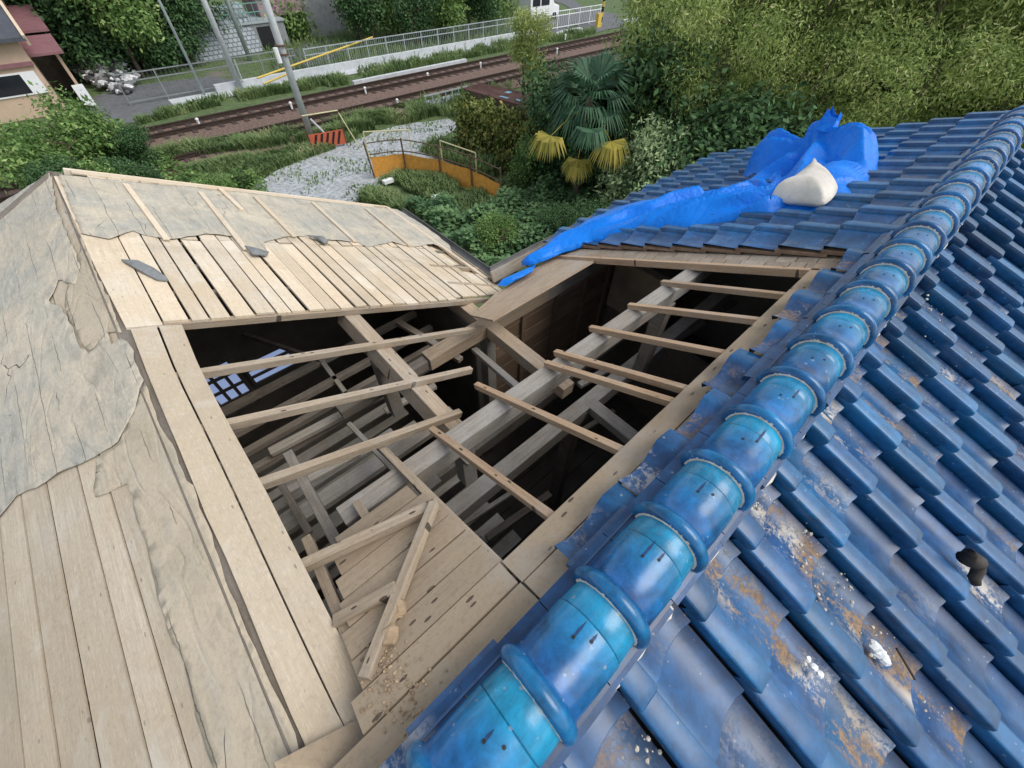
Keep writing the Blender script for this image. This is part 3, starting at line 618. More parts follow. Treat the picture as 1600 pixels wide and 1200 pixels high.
cover('bark_underlay', [(80, 272), (4, 318), (-140, 420), (-200, 860), (-60, 850), (0, 813), (30, 777), (62, 760), (95, 741), (150, 716), (188, 692), (215, 640), (226, 594), (214, 570), (203, 532), (190, 528), (176, 540), (168, 520), (140, 555), (122, 530), (108, 495), (82, 470), (92, 440), (122, 445), (128, 418), (105, 365), (88, 310)], onL, M['felt'])
cover('bark_underlay', [(92, 276), (105, 330), (126, 372), (123, 420), (108, 440), (100, 480), (120, 520), (140, 550), (172, 520), (192, 520), (172, 472), (127, 367), (90, 290)], onL, M['bark'], h=.003, rough=.0015, curlk=.006)
cover('bark_underlay', [(230, 598), (190, 694), (152, 718), (153, 778), (200, 756), (228, 830), (250, 930), (285, 1040), (320, 1150), (345, 1230), (495, 1230), (428, 1069), (401, 1012), (369, 945), (349, 885), (315, 791), (294, 750), (281, 719), (244, 647)], onL, M['bark'], h=.004, rough=.0012, curlk=.004)
cover('bark_underlay', [(92, 274), (350, 300), (620, 328), (660, 352), (700, 382), (706, 395), (676, 382), (642, 387), (612, 379), (575, 387), (556, 379), (506, 376), (480, 369), (450, 371), (412, 380), (418, 397), (382, 386), (367, 371), (322, 367), (262, 376), (225, 369), (206, 362), (169, 375), (128, 366)], onA, M['felt'])
for pts in [[(196, 286), (260, 372)], [(313, 299), (384, 388)], [(343, 293), (378, 326)], [(398, 306), (460, 368)], [(488, 315), (555, 376)], [(572, 325), (640, 382)]]:
    a = onA(*pts[0], .022); b = onA(*pts[1], .022); beam('batten', a, b, .032, .016, 'deck_far', NA)

# ================================================================ blue glazed tiles
PITCH = .2600; COURSE = .2085; TL = .262; TEAL = [.5]*8+[.15]+[.0]*7
TU = [-.004, -.0025, .0005, .004, .060, .0640, .0665, .0695, .084, .102, .128, .158, .192, .224, .244, .2535]
TW = [.034, .0575, .0620, .0632, .0625, .0605, .0500, .0360, .0330, .0240, .0105, .0000, -.0050, -.0040, .0040, .0060]
TV = [0.0, .05, .12, .18, .222, .240, .2490, .2520]
WAVE = [.030*(.5+.5*math.cos(2*PI*(max(0, q)-.045)/.255))+.004 for q in TU]
def tile(mb, org, du, dv, n, tint, dirt, teal, ws=1.0, cut=1.0, wave=False):
    # u across, v down the slope, w along n; the lower end rides on the next course
    vs = []; g = []; nu = len(TU); rr = random.uniform(0, 90)
    for iv, v in enumerate(TV):
        lift = .010+.036*(v/TL)
        for iu, u in enumerate(TU):
            wv = WAVE[iu]*1.25 if wave else TW[iu]*ws; uu = u
            if iu < 8 and not wave:                                    # the raised roll ends in a rounded nose
                k = min(1, max(0, (v-.226)/.026)); wv = wv-(wv-.022)*k**3*.5*ws; uu = .030+(u-.030)*(.93+.07*v/TL-.20*k**3)
                vv = v
            else: vv = v-.002*math.sin(PI*(u-.06)/.2)*(not wave)
            if v > .25: wv -= .003
            vs.append(org+du*uu+dv*(vv*cut)+n*(wv+lift)); g.append((u, v, rr))
    fs = [(i*nu+k, i*nu+k+1, (i+1)*nu+k+1, (i+1)*nu+k) for i in range(len(TV)-1) for k in range(nu-1)]
    L = len(vs); last = (len(TV)-1)*nu
    for iu in range(nu): vs.append(vs[last+iu]-n*.016-dv*.001); g.append((TU[iu], .26, rr))
    fs += [(last+k, last+k+1, L+k+1, L+k) for k in range(nu-1)]
    L2 = len(vs)
    for iv in range(len(TV)): vs.append(vs[iv*nu]-n*.045+du*.012); g.append((0, TV[iv], rr))
    fs += [(iv*nu, (iv+1)*nu, L2+iv+1, L2+iv) for iv in range(len(TV)-1)]
    tl_ = [tint*(1.30 if (i % nu) in (2, 6) and i < L2 else 1.0)*(1.22 if last <= i < L else 1.0) for i in range(len(vs))]  # gloss highlights on roll edges and lower lip painted into the tint
    mb.add(vs, fs, 0, tl_, g, dirt, [min(1, teal+TEAL[i % nu]) if i < L2 else teal for i in range(len(vs))])
def tint_at(x, y):
    return 0.92+.28*mnoise.noise((x*.9, y*.9, 4))+random.uniform(-.20, .20)
SOILED = [(v.x, v.y) for v in (onR(a, b, -.04) for a, b in ((1165, 915), (1235, 1030), (1285, 925), (1190, 785), (1125, 865), (1250, 870), (1450, 490), (1480, 540), (1300, 640), (1350, 1000)))]
# outer slope, running down to the lower right of the picture
mb = MB(); nR = NR; dvR = Vector((0, -1, -T)).normalized()
for c in range(-8, 24):
    x0 = .065+c*PITCH
    if x0+PITCH > 5.62: break
    for r in range(0, 13):
        y = -.297-r*COURSE*math.cos(math.atan(T))
        if x0 < y-.5: continue
        wear = random.choice((0, 0, 0, 0, .2, .6))*(1 if y > -1.9 else .4)
        if y > -1.3 and .6 < x0 < 3.2 and random.random() < .38: wear = 1
        if any(abs(x0+.16-a) < .125 and abs(y-.115-b) < .10 for a, b in SOILED): wear = 1.0
        org = pR(x0+random.uniform(-.003, .003), y, -.104+random.uniform(-.002, .003)); a = random.gauss(0, .012)
        du = Vector((1, 0, 0)); du = (du+dvR*a).normalized(); dd = (dvR-Vector((1, 0, 0))*a).normalized()
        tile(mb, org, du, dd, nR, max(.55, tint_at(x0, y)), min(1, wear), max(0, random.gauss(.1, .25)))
mb.build('roof_tiles', M['tile'], H, smooth=False)
# slope facing the hole: one row beside the ridge, the full slope beyond the cut
mb = MB(); dvC = Vector((0, 1, -T)).normalized(); cs = math.cos(math.atan(T)); YT = -.302
clay = MB()
for c in range(0, 23):
    xr = 5.60-c*PITCH
    if xr < .88: break
    full = xr-PITCH > 2.70; nrow = 11 if full else 1
    for r in range(nrow):
        y = YT+.012+r*COURSE*cs
        if not full and xr < .95 and r == 0: pass
        if y > 1.82: continue
        org = pC(xr+random.uniform(-.003, .003), y, (.012 if full else -.018)+random.uniform(-.002, .003)); a = random.uniform(-.012, .012)
        if not full: a *= 2.5; org = org+NC*random.uniform(-.004, .010)
        du = (Vector((-1, 0, 0))+dvC*a).normalized(); dd = (dvC+Vector((1, 0, 0))*a).normalized()
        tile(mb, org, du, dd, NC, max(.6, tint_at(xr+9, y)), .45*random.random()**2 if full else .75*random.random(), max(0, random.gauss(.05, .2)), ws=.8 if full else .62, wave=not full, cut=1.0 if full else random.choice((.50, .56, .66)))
mb.build('roof_tiles', M['tile'], H, smooth=False)
for o in [o for o in bpy.data.objects if o.name.startswith('roof_tiles')]:
    o.data.polygons.foreach_set('use_smooth', [True]*len(o.data.polygons))
    md = o.modifiers.new('solid', 'EDGE_SPLIT'); md.split_angle = math.radians(42)
# cut side of the tiled field with shingles and batten below
mb = MB(); clay = MB()
yy = -.14
while yy < 1.86:
    wv = random.uniform(.07, .14)
    quadboard(mb, [pC(2.60+random.uniform(0, .03), yy, -.006), pC(2.64+random.uniform(0, .02)+.42, yy, .008), pC(2.64+.42, yy+wv-.006, .008), pC(2.60+random.uniform(0, .03), yy+wv-.006, -.006)], NC, .012) if False else None
    yy += wv
for x0, x1, h in ((2.61, 2.67, .002), (2.66, 2.73, .005), (2.72, 2.80, .008)):
    yy = -.08-random.uniform(0, .05)
    while yy < 1.80:
        wv = random.uniform(.06, .13); q = random.uniform(-.006, .006)
        quadboard(mb, [pC(x0+q, yy, h-.01), pC(x1+q, yy, h), pC(x1+q, yy+wv-.005, h), pC(x0+q, yy+wv-.005, h-.01)], NC, .005); yy += wv
mb.build('shingles', M['sawn'], H)
beam('cut_batten', pC(2.60, 1.86, .0), pC(2.60, -.10, .0), .03, .045, 'rafter_new', NC)
for r in range(10):
    y = YT+.012+r*COURSE*cs; q = .008*random.random()
    clay.hexa([pC(2.742-q, y+.02, .020), pC(2.742-q, y+.238, .040), pC(2.80, y+.238, .040), pC(2.80, y+.02, .020)], [pC(2.742-q, y+.02, .006), pC(2.742-q, y+.238, .022), pC(2.80, y+.238, .022), pC(2.80, y+.02, .006)], tint=random.uniform(.7, 1.2))
clay.build('tile_edges', M['clay'], H)
# ridge: bedding, flat course, then the collared round caps
RC = -.332; RZ = .192
rg = MB()
for i in range(25):
    x0 = .10+i*.222; x1 = x0+.2195
    for sgn in (-1, 1):
        y0 = RC; y1 = RC+(.112 if sgn > 0 else -.092)
        zt = .206; ze = .178
        vs = [Vector((x0, y0, zt)), Vector((x1, y0, zt)), Vector((x1, y1, ze)), Vector((x0, y1, ze))]
        if sgn > 0: vs = [vs[1], vs[0], vs[3], vs[2]]
        d = Vector((0, 0, .026)); b = len(rg.v)
        rg.add(vs+[v-d for v in vs], [(0, 3, 2, 1), (4, 5, 6, 7), (2, 3, 7, 6), (0, 4, 7, 3), (1, 2, 6, 5)], 0, random.uniform(.5, .8), [tuple(v) for v in vs+vs], .35*random.random(), [0.0]*8)
for i in range(24):
    if random.random() < .12: continue
    x0 = .21+i*.222+random.uniform(-.01, .01); x1 = x0+.219; y0 = RC+.09; y1 = RC+.128+random.uniform(-.004, .006); vs = [Vector((x1, y0, .186)), Vector((x0, y0, .186)), Vector((x0, y1, .160)), Vector((x1, y1, .160))]; d = Vector((0, 0, .022))
    rg.add(vs+[v-d for v in vs], [(0, 1, 2, 3)[::-1], (4, 5, 6, 7), (2, 3, 7, 6), (0, 4, 7, 3), (1, 2, 6, 5)], 0, random.uniform(.5, .9), [tuple(v) for v in vs+vs], .5*random.random(), [0.0]*8)
for i in range(25):
    x0 = .12+i*.222+random.uniform(-.01, .01); x1 = x0+.219; y0 = RC-.06; y1 = RC-.112+random.uniform(-.004, .004); vs = [Vector((x0, y0, .135)), Vector((x1, y0, .135)), Vector((x1, y1, .112)), Vector((x0, y1, .112))]; d = Vector((0, 0, .03))
    rg.add(vs+[v-d for v in vs], [(0, 1, 2, 3)[::-1], (4, 5, 6, 7), (2, 3, 7, 6), (0, 4, 7, 3), (1, 2, 6, 5)], 0, random.uniform(.5, .9), [tuple(v) for v in vs+vs], .6*random.random(), [0.0]*8)
ridge = rg.build('ridge', M['tile'], H)
mo = MB(); seg = 140
for sgn in (-1, 1):
    pr = [(RC+sgn*.080, .170), (RC+sgn*.080, .125), (RC+sgn*.098, .080), (RC+sgn*.118, .045)]
    vs = []
    for i in range(seg+1):
        x = .12+i*5.45/seg
        for k, (a, z) in enumerate(pr): vs.append((x, a+random.uniform(-.007, .007)*(k > 0), z+random.uniform(-.005, .005)*(k > 0)))
    mo.add(vs, [(i*4+k, i*4+k+1, i*4+5+k, i*4+4+k) if sgn < 0 else (i*4+k, i*4+4+k, i*4+5+k, i*4+k+1) for i in range(seg) for k in range(3)])
mo.build('mortar_bed', M['mortar'], ridge)
def cap_mesh(x0, L, first=False):
    mb = MB(); nA = 25; st = []
    # stations along the cap: collar, body, tail
    R0 = .082
    prof = [(-.004, .084), (-.002, .093), (.005, .0985), (.013, .1005), (.021, .0985), (.028, .093), (.032, .086), (.038, R0), (.09, R0+.001), (.14, R0+.001), (.160, R0+.001), (.1625, R0-.0025), (.165, R0-.001), (.195, R0-.002), (L-.003, R0-.003)]
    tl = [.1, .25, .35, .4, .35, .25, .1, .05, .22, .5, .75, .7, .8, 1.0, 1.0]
    tt = random.uniform(.86, 1.1); vs = []; te = []; ti = []; g = []; rr = random.uniform(0, 50)
    for (x, r), c in zip(prof, tl):
        for k in range(nA):
            q = PI*(-.07+1.14*k/(nA-1)); vs.append(Vector((x0+x, RC+r*math.cos(q), RZ-.004+r*math.sin(q)*.98)))
            te.append(c*max(.15, 1-.085*max(0, x0-.2)*1.6)); ti.append(tt*(.45 if abs(x-.1625) < .001 else 1)); g.append((x, q, rr))  # teal fades along the ridge, sky reflection put into the glaze colour
    n = len(prof); fs = [(i*nA+k, i*nA+k+1, (i+1)*nA+k+1, (i+1)*nA+k) for i in range(n-1) for k in range(nA-1)]
    if first: vs.append(Vector((x0-.004, RC, RZ+.03))); te.append(.6); ti.append(tt); g.append((0, 0, 0)); fs += [(k+1, k, len(vs)-1) for k in range(nA-1)]
    mb.add(vs, fs, 0, ti, g, .10*random.random(), te)
    for s in (-1, 1):      # nail holes
        q = PI*(.5+.055*s); c = Vector((x0+.128+.01*s, RC+(R0+.0015)*math.cos(q), RZ-.003+(R0+.0015)*math.sin(q)*.98))
        nn = Vector((0, math.cos(q), math.sin(q))); b = [c+(Vector((1, 0, 0))*math.cos(a)+nn.cross(Vector((1, 0, 0)))*math.sin(a))*.0036 for a in [i*PI/4 for i in range(8)]]
        mb.add(b, [tuple(range(8))], 1)
        if x0 < 1.6 and random.random() < .5:
            ll = random.uniform(.02, .06); t1 = Vector((1, 0, 0)); t2 = nn.cross(t1)
            mb.add([c-nn*.0008+t2*.0025, c-nn*.0008-t2*.0025, c-nn*.0006+t1*ll*.5-t2*.0028, c-nn*.001+t1*ll, c-nn*.0006+t1*ll*.5+t2*.0028], [(0, 1, 2, 3, 4)], 2)
    # lime line behind the collar
    vs = []; 
    for k in range(nA*2-1):
        q = PI*(-.02+1.04*k/(nA*2-2))
        for r, dx in ((R0+.002, -.0008), (R0+.0035+random.uniform(-.001, .0022), -.0030), (R0-.0045, -.0048-random.uniform(0, .0015))): vs.append(Vector((x0+dx, RC+r*math.cos(q), RZ-.003+r*math.sin(q)*.98)))
    mb.add(vs, [(i*3+k, i*3+k+1, i*3+4+k, i*3+3+k) for i in range(nA*2-2) for k in range(2)], 3)
    return mb
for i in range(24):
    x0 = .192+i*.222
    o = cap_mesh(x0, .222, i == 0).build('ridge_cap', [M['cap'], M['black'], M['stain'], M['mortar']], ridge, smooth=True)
    md = o.modifiers.new('solid', 'EDGE_SPLIT'); md.split_angle = math.radians(50)

# ================================================================ things lying on the roof
def inside2(poly, x, y):
    c = False; j = len(poly)-1
    for i in range(len(poly)):
        xi, yi = poly[i]; xj, yj = poly[j]
        if (yi > y) != (yj > y) and x < (xj-xi)*(y-yi)/(yj-yi)+xi: c = not c
        j = i
    return c
def edge_d(poly, x, y):
    best = 9
    for i in range(len(poly)):
        ax, ay = poly[i]; bx, by = poly[(i+1) % len(poly)]; dx, dy = bx-ax, by-ay
        q = max(0, min(1, ((x-ax)*dx+(y-ay)*dy)/(dx*dx+dy*dy+1e-9))); best = min(best, math.hypot(x-ax-q*dx, y-ay-q*dy))
    return best
# tarpaulin: a crumpled heap with a long gathered arm running down to the eave corner
heap = [(1163, 292), (1166, 262), (1190, 246), (1250, 240), (1300, 236), (1360, 240), (1383, 256), (1378, 276), (1345, 300), (1318, 318), (1270, 330), (1215, 338)]
arm = [(1163, 292), (1100, 304), (1030, 313), (960, 328), (910, 352), (872, 378), (838, 396), (817, 407), (829, 407), (852, 400), (880, 388), (925, 374), (1000, 362), (1100, 351), (1180, 341), (1215, 338), (1250, 320)]
TH = .062
hp = [(v.x, v.y) for v in (onC(a, b, TH) for a, b in heap)]; ap = [(v.x, v.y) for v in (onC(a, b, TH) for a, b in arm)]
kx = onC(1288, 262, TH); bagc = onC(1262, 315, TH)
def crease(x, y, f, sd):
    # sharp crests like folded sheet: distance to the nearest of scattered cells, twice warped
    wx = x+.12*mnoise.noise((x*3, y*3, sd)); wy = y+.12*mnoise.noise((x*3, y*3, sd+4)); d, _ = mnoise.voronoi((wx*f, wy*f, sd))
    return min(1.0, (d[1]-d[0])*1.3)
A0 = onC(1200, 312, TH); A1 = onC(818, 406, TH); AX = Vector((A1.x-A0.x, A1.y-A0.y)).normalized()
rf = random.Random(12); FOLDS = []
for k in range(13):                      # folds running out from the knot
    a = k*2*PI/13+rf.uniform(-.15, .15); r0_ = rf.uniform(.0, .06); r1_ = rf.uniform(.35, .85); b_ = a+rf.uniform(-.25, .25)
    FOLDS.append((kx.x+math.cos(a)*r0_, kx.y+math.sin(a)*r0_, kx.x+math.cos(b_)*r1_, kx.y+math.sin(b_)*r1_, rf.uniform(.09, .19), rf.uniform(.06, .11)))
for k in range(22):
    cx_, cy_ = kx.x+rf.uniform(-.75, .75), kx.y+rf.uniform(-.55, .55); a = rf.uniform(0, PI); l_ = rf.uniform(.12, .28)
    FOLDS.append((cx_-math.cos(a)*l_, cy_-math.sin(a)*l_, cx_+math.cos(a)*l_, cy_+math.sin(a)*l_, rf.uniform(.03, .07), rf.uniform(.03, .055)))
ARMF = []
for k in range(9):
    o_ = (k-4)*.062; q0 = rf.uniform(-.5, .3); q1 = q0+rf.uniform(.7, 1.7); n_ = Vector((-AX.y, AX.x)); cc = Vector((A0.x, A0.y))
    p0_ = cc+AX*q0+n_*o_*1.5; p1_ = cc+AX*q1+n_*o_*rf.uniform(.3, .8)
    ARMF.append((p0_.x, p0_.y, p1_.x, p1_.y, rf.uniform(.06, .12), rf.uniform(.035, .06)))
LOBES = [(v.x, v.y, h_, w_) for v, h_, w_ in ((onC(1196, 268, TH), .14, .15), (onC(1240, 258, TH), .13, .12), (onC(1322, 262, TH), .10, .13), (onC(1360, 264, TH), .11, .13), (onC(1300, 290, TH), .08, .14))]
def tents(F, x, y):
    t = 0
    for ax_, ay_, bx_, by_, A_, w_ in F:
        dx, dy = bx_-ax_, by_-ay_; q = ((x-ax_)*dx+(y-ay_)*dy)/(dx*dx+dy*dy); qq = max(0, min(1, q)); d = math.hypot(x-ax_-qq*dx, y-ay_-qq*dy)
        if d < w_: t = max(t, A_*(1-d/w_)*(1-.75*qq**2))+.15*min(t, A_*(1-d/w_))
    return t
def tarp_h(x, y):
    z = 0.0; ih, ia = inside2(hp, x, y), inside2(ap, x, y)
    wx, wy = x+.03*mnoise.noise((x*5, y*5, 2)), y+.03*mnoise.noise((x*5, y*5, 7)); r = math.hypot(x-kx.x, y-kx.y)
    if ih:
        e = 1-math.exp(-edge_d(hp, x, y)/.075)
        base = .045+.05*mnoise.noise((x*2.6, y*2.6, 11))+1.15*tents(FOLDS, wx, wy)*(.35+.65*min(1, r/.22))+.17*math.exp(-(r/.075)**2)+.03*crease(x, y, 3.2, 1)
        for lx, ly, lh, lw in LOBES: base += lh*math.exp(-((x-lx)**2+(y-ly)**2)/lw**2)
        z = max(z, e*base)
    if ia:
        e = 1-math.exp(-edge_d(ap, x, y)/.05)
        z = max(z, e*(.066+tents(ARMF, wx, wy)+.02*mnoise.noise((x*4, y*4, 4))))
    return z
from mathutils.geometry import delaunay_2d_cdt
def outline_union():
    # boundary of heap and arm together, walked on a fine grid
    return None
pts2 = []; edges = []
for poly in (hp, ap):
    ring = poly_sheet([Vector((a, b, 0)) for a, b in poly], .03); b0_ = len(pts2); n_ = len(ring)
    for p_ in ring: pts2.append(Vector((p_.x+.012*mnoise.noise((p_.x*14, p_.y*14, 1)), p_.y+.012*mnoise.noise((p_.x*14, p_.y*14, 8)))))
    edges += [(b0_+k, b0_+(k+1) % n_) for k in range(n_)]
hp2 = [(p.x, p.y) for p in pts2]; st = .013; x_ = min(p[0] for p in hp2)
rngt = random.Random(5)
while x_ < max(p[0] for p in hp2):
    y_ = min(p[1] for p in hp2)
    while y_ < max(p[1] for p in hp2):
        a, b = x_+rngt.uniform(-.3, .3)*st, y_+rngt.uniform(-.3, .3)*st
        if inside2(hp, a, b) or inside2(ap, a, b): pts2.append(Vector((a, b)))
        y_ += st
    x_ += st
v2, _, f2_, _, _, _ = delaunay_2d_cdt(pts2, edges, [], 0, 1e-5)
vs = []
for q in v2:
    h = tarp_h(q.x, q.y); ln = .30*h
    vs.append(pC(q.x+ln*mnoise.noise((q.x*3, q.y*3, 21)), q.y+ln*mnoise.noise((q.x*3, q.y*3, 31)), TH-.012+h))
fs = []
for f in f2_:
    cx_ = sum(v2[k].x for k in f)/3; cy_ = sum(v2[k].y for k in f)/3
    if inside2(hp, cx_, cy_) or inside2(ap, cx_, cy_): fs.append(tuple(f))
cnt = set((a, b) for f in fs for a, b in zip(f, f[1:]+f[:1])); low = {}; rim = [(a, b) for a, b in cnt if (b, a) not in cnt]
for a, b in rim:
    for k in (a, b):
        if k not in low: low[k] = len(vs); vs.append(vs[k]-NC*.030)
fs += [(b, a, low[a], low[b]) for a, b in rim]
used = sorted(set(k for f in fs for k in f)); mp = {k: i for i, k in enumerate(used)}
mb = MB(); mb.add([vs[k] for k in used], [tuple(mp[k] for k in f) for f in fs]); o = mb.build('tarpaulin', M['tarp'], smooth=True)
tag(o, 'crumpled bright blue tarpaulin heaped on the tiles with a long arm trailing to the eave', 'tarpaulin')
# the standing tuft at its knot belongs to the same sheet
mb = MB(); tu = []
b0 = pC(kx.x, kx.y, TH+.27)
for k in range(9):
    a = k/8*2*PI; tu.append(b0+Vector((math.cos(a)*.075, math.sin(a)*.075, 0)))
top = []
for k in range(9):
    a = k/8*2*PI; rr = .035+.03*(k % 2); top.append(b0+Vector((math.cos(a)*rr+.01, math.sin(a)*rr, .09+.03*math.sin(3*a)+.02*(k % 2))))
mid = [t.lerp(p, .5)*1.0+Vector((0, 0, .01)) for t, p in zip(tu, top)]
mid = [b0+Vector((0, 0, .05))+(m-b0-Vector((0, 0, .05)))*(.75+.25*(k % 2)) for k, m in enumerate(mid)]
mb.add(tu+mid+top, [(k, (k+1) % 9, 9+(k+1) % 9, 9+k) for k in range(9)]+[(9+k, 9+(k+1) % 9, 18+(k+1) % 9, 18+k) for k in range(9)])
mb.build('knot', M['tarp'], o)
mb = MB(); pts = [(777, 446), (785, 436), (812, 424), (838, 413), (832, 424), (806, 438), (790, 447)]
mb.add([onC(a, b, .01+.03*((i*5) % 3)/3) for i, (a, b) in enumerate(pts)]+[onC(805, 433, .05)], [(i, (i+1) % 7, 7) for i in range(7)]); mb.add([onC(a, b, -.01) for a, b in pts], [tuple(range(7))[::-1]])
tag(mb.build('tarp_scrap', M['tarp'], smooth=True), 'small blue tarpaulin scrap lying at the inner eave corner', 'tarpaulin scrap')

# white sack: a filled pillow, tied at its upper corner
def sack():
    px = [(1207, 325), (1224, 311), (1250, 292), (1266, 277), (1278, 273), (1290, 280), (1309, 294), (1315, 306), (1308, 322), (1292, 333), (1266, 330), (1238, 328)]
    P0 = [(v.x, v.y) for v in (onC(a, b, .06) for a, b in px)]; n0 = len(P0); rs = []
    for k in range(n0):                                   # rounded outline
        a, b, c, d = (Vector(P0[(k+m) % n0]) for m in (-1, 0, 1, 2))
        for q in (0, .25, .5, .75): rs.append(.5*((2*b)+(c-a)*q+(2*a-5*b+4*c-d)*q*q+(3*b-a-3*c+d)*q**3))
    ring = [(v.x, v.y) for v in rs]; nk = onC(1278, 273, .06); tp = onC(1207, 325, .06); rg_ = random.Random(3)
    F = []
    for k in range(7):
        a = math.atan2(tp.y-nk.y, tp.x-nk.x)+(k-2)*.32; l_ = rg_.uniform(.12, .24); F.append((nk.x, nk.y, nk.x+math.cos(a)*l_, nk.y+math.sin(a)*l_, rg_.uniform(.025, .045), rg_.uniform(.03, .05)))
    for k in range(5): a = (k-2)*.3+math.atan2(nk.y-tp.y, nk.x-tp.x); F.append((tp.x, tp.y, tp.x+math.cos(a)*.16, tp.y+math.sin(a)*.16, .014, .03))
    pts = [Vector(q) for q in ring]; nr = len(ring); st = .012; x_ = min(q[0] for q in ring)
    while x_ < max(q[0] for q in ring):
        y_ = min(q[1] for q in ring)
        while y_ < max(q[1] for q in ring):
            if inside2(ring, x_, y_) and edge_d(ring, x_, y_) > .008: pts.append(Vector((x_+rg_.uniform(-.003, .003), y_+rg_.uniform(-.003, .003))))
            y_ += st
        x_ += st
    v2, _, f2, _, _, _ = delaunay_2d_cdt(pts, [], [list(range(nr))], 1, 1e-5); top = []; bot = []
    for q in v2:
        d = edge_d(ring, q.x, q.y); e = (1-math.exp(-d/.05)); h = .05+.125*e+tents(F, q.x, q.y)*min(1, d/.03)+.012*mnoise.noise((q.x*9, q.y*9, 4))*e+.02*mnoise.noise((q.x*4, q.y*4, 8))*e
        top.append(pC(q.x, q.y, .06+h)); bot.append(pC(q.x, q.y, .06+.05-.06*e))
    n_ = len(top); fs = [tuple(f) for f in f2]; mb = MB(); cnt = set((a, b) for f in fs for a, b in zip(f, f[1:]+f[:1]))
    mp = {}; vs = list(top); rim = set(k for a, b in cnt if (b, a) not in cnt for k in (a, b))
    for k in range(n_):
        if k in rim: mp[k] = k
        else: mp[k] = len(vs); vs.append(bot[k])
    fb = [tuple(mp[k] for k in f[::-1]) for f in fs]
    mb.add(vs, fs+[f for f in fb if len(set(f)) == len(f) and not all(k in rim for k in f)]); o = mb.build('sandbag', M['sack'], smooth=True)
    return tag(o, 'white woven sandbag leaning on the blue tarpaulin heap', 'sandbag')
sack()
# loose timber lying across the hole
mb = MB(); mb.beam(onC(676, 782, .058), onC(566, 1058, .022), .028, .028, NC); o = mb.build('loose_batten', M['rafter'], bevel=.002); tag(o, 'loose grey batten lying slantwise over the boards and rafters', 'batten')
def rag(name, pix, proj, n, mat, label, cat, h=.012):
    vs = [proj(a, b, h+.012*random.random()) for a, b in pix]; nn = len(vs); c = sum(vs, Vector())/nn+n*.02
    mb = MB(); mb.add(vs+[c], [(i, (i+1) % nn, nn) for i in range(nn)]); mb.add([v-n*.008 for v in vs], [tuple(range(nn))[::-1]])
    mb.add(vs+[v-n*.008 for v in vs], [(i, i+nn, (i+1) % nn+nn, (i+1) % nn) for i in range(nn)])
    return tag(mb.build(name, mat), label, cat)
rag('felt_scrap', [(189, 405), (215, 406), (240, 418), (260, 432), (262, 438), (245, 436), (215, 420)], onA, NA, M['rag'], 'slate grey felt scrap lying on the bare pale boards', 'felt scrap')
rag('felt_scrap', [(480, 367), (505, 369), (513, 376), (508, 380), (496, 372)], onA, NA, M['rag'], 'small dark felt curl at the torn underlay edge', 'felt scrap', .022)
rag('felt_scrap', [(382, 383), (398, 391), (420, 393), (416, 398), (394, 396)], onA, NA, M['rag'], 'thin dark bark strip sticking out below the torn underlay', 'bark strip', .02)
# dark rubber boot-like scrap on the tiles
mb = MB(); c = onR(1516, 885, .02); vs = []
path = [(onR(1505, 872, -.01), .022), (onR(1514, 871, .01), .030), (onR(1526, 878, .005), .027), (onR(1529, 890, -.01), .018), (onR(1522, 903, -.025), .017), (onR(1525, 913, -.03), .013)]
mb.tube([p for p, r in path], [r for p, r in path], 10); tag(mb.build('rubber_scrap', M['rubber'], smooth=True), 'curled dark rubber scrap lying on the blue tiles', 'rubber scrap')
mb = MB(); mb.tube([onR(1401, 1013, -.045), onR(1430, 1062, -.04)], .0035, 6); tag(mb.build('twig', M['rubber']), 'thin dark twig lying in a tile trough', 'twig')
# clods, crumbs
def lump(mb, c, r, n=None, mat=0, tint=1.0):
    vs = []; fs = []; k = random.uniform(0, 99)
    for i in range(5):
        ph = -PI/2+PI*i/4
        for j in range(7):
            th = 2*PI*j/7; d = Vector((math.cos(ph)*math.cos(th), math.cos(ph)*math.sin(th), math.sin(ph)*.7))
            vs.append(c+d*r*(1+.55*mnoise.noise(d*1.7+Vector((k, k, k)))))
    fs = [(i*7+j, i*7+(j+1) % 7, (i+1)*7+(j+1) % 7, (i+1)*7+j) for i in range(4) for j in range(7)]
    mb.add(vs, fs, mat, tint)
for (a, b, r, l) in [(623, 948, .022, 'upper brown clay clod beside the loose batten'), (608, 993, .024, 'lower brown clay clod beside the loose batten')]:
    mb = MB(); lump(mb, onC(a, b, .015), r); lump(mb, onC(a+6, b+8, .008), r*.5); tag(mb.build('clay_clod', M['dirt'], smooth=False), l, 'clod')
mb = MB()
for i in range(210):
    q = random.random()
    if q < .45: a, b = random.gauss(612, 22), random.gauss(1065, 32)
    elif q < .7: a, b = random.gauss(640, 40), random.gauss(1100, 25)
    else: a, b = random.gauss(596, 10), random.gauss(1020, 22)
    lump(mb, onC(a, b, .004), random.choice((.0015, .002, .003, .004)), tint=random.uniform(.7, 1.3))
tag(mb.build('clay_crumbs', M['dirt']), kind='stuff')
mb = MB()
for cx, cy, sx, sy, n in [(1190, 775, 10, 16, 60), (1300, 925, 22, 28, 90), (1372, 1012, 12, 14, 40), (1270, 1040, 6, 4, 10), (1250, 860, 16, 22, 50), (1465, 1110, 12, 12, 14), (1450, 490, 14, 14, 50), (1500, 555, 10, 8, 24), (1020, 1170, 14, 14, 20), (1240, 870, 14, 14, 20)]:
    for i in range(n//2):
        lump(mb, onR(random.gauss(cx, sx), random.gauss(cy, sy), -.050), random.choice((.002, .002, .003, .004, .006)), tint=random.uniform(.7, 1.1))
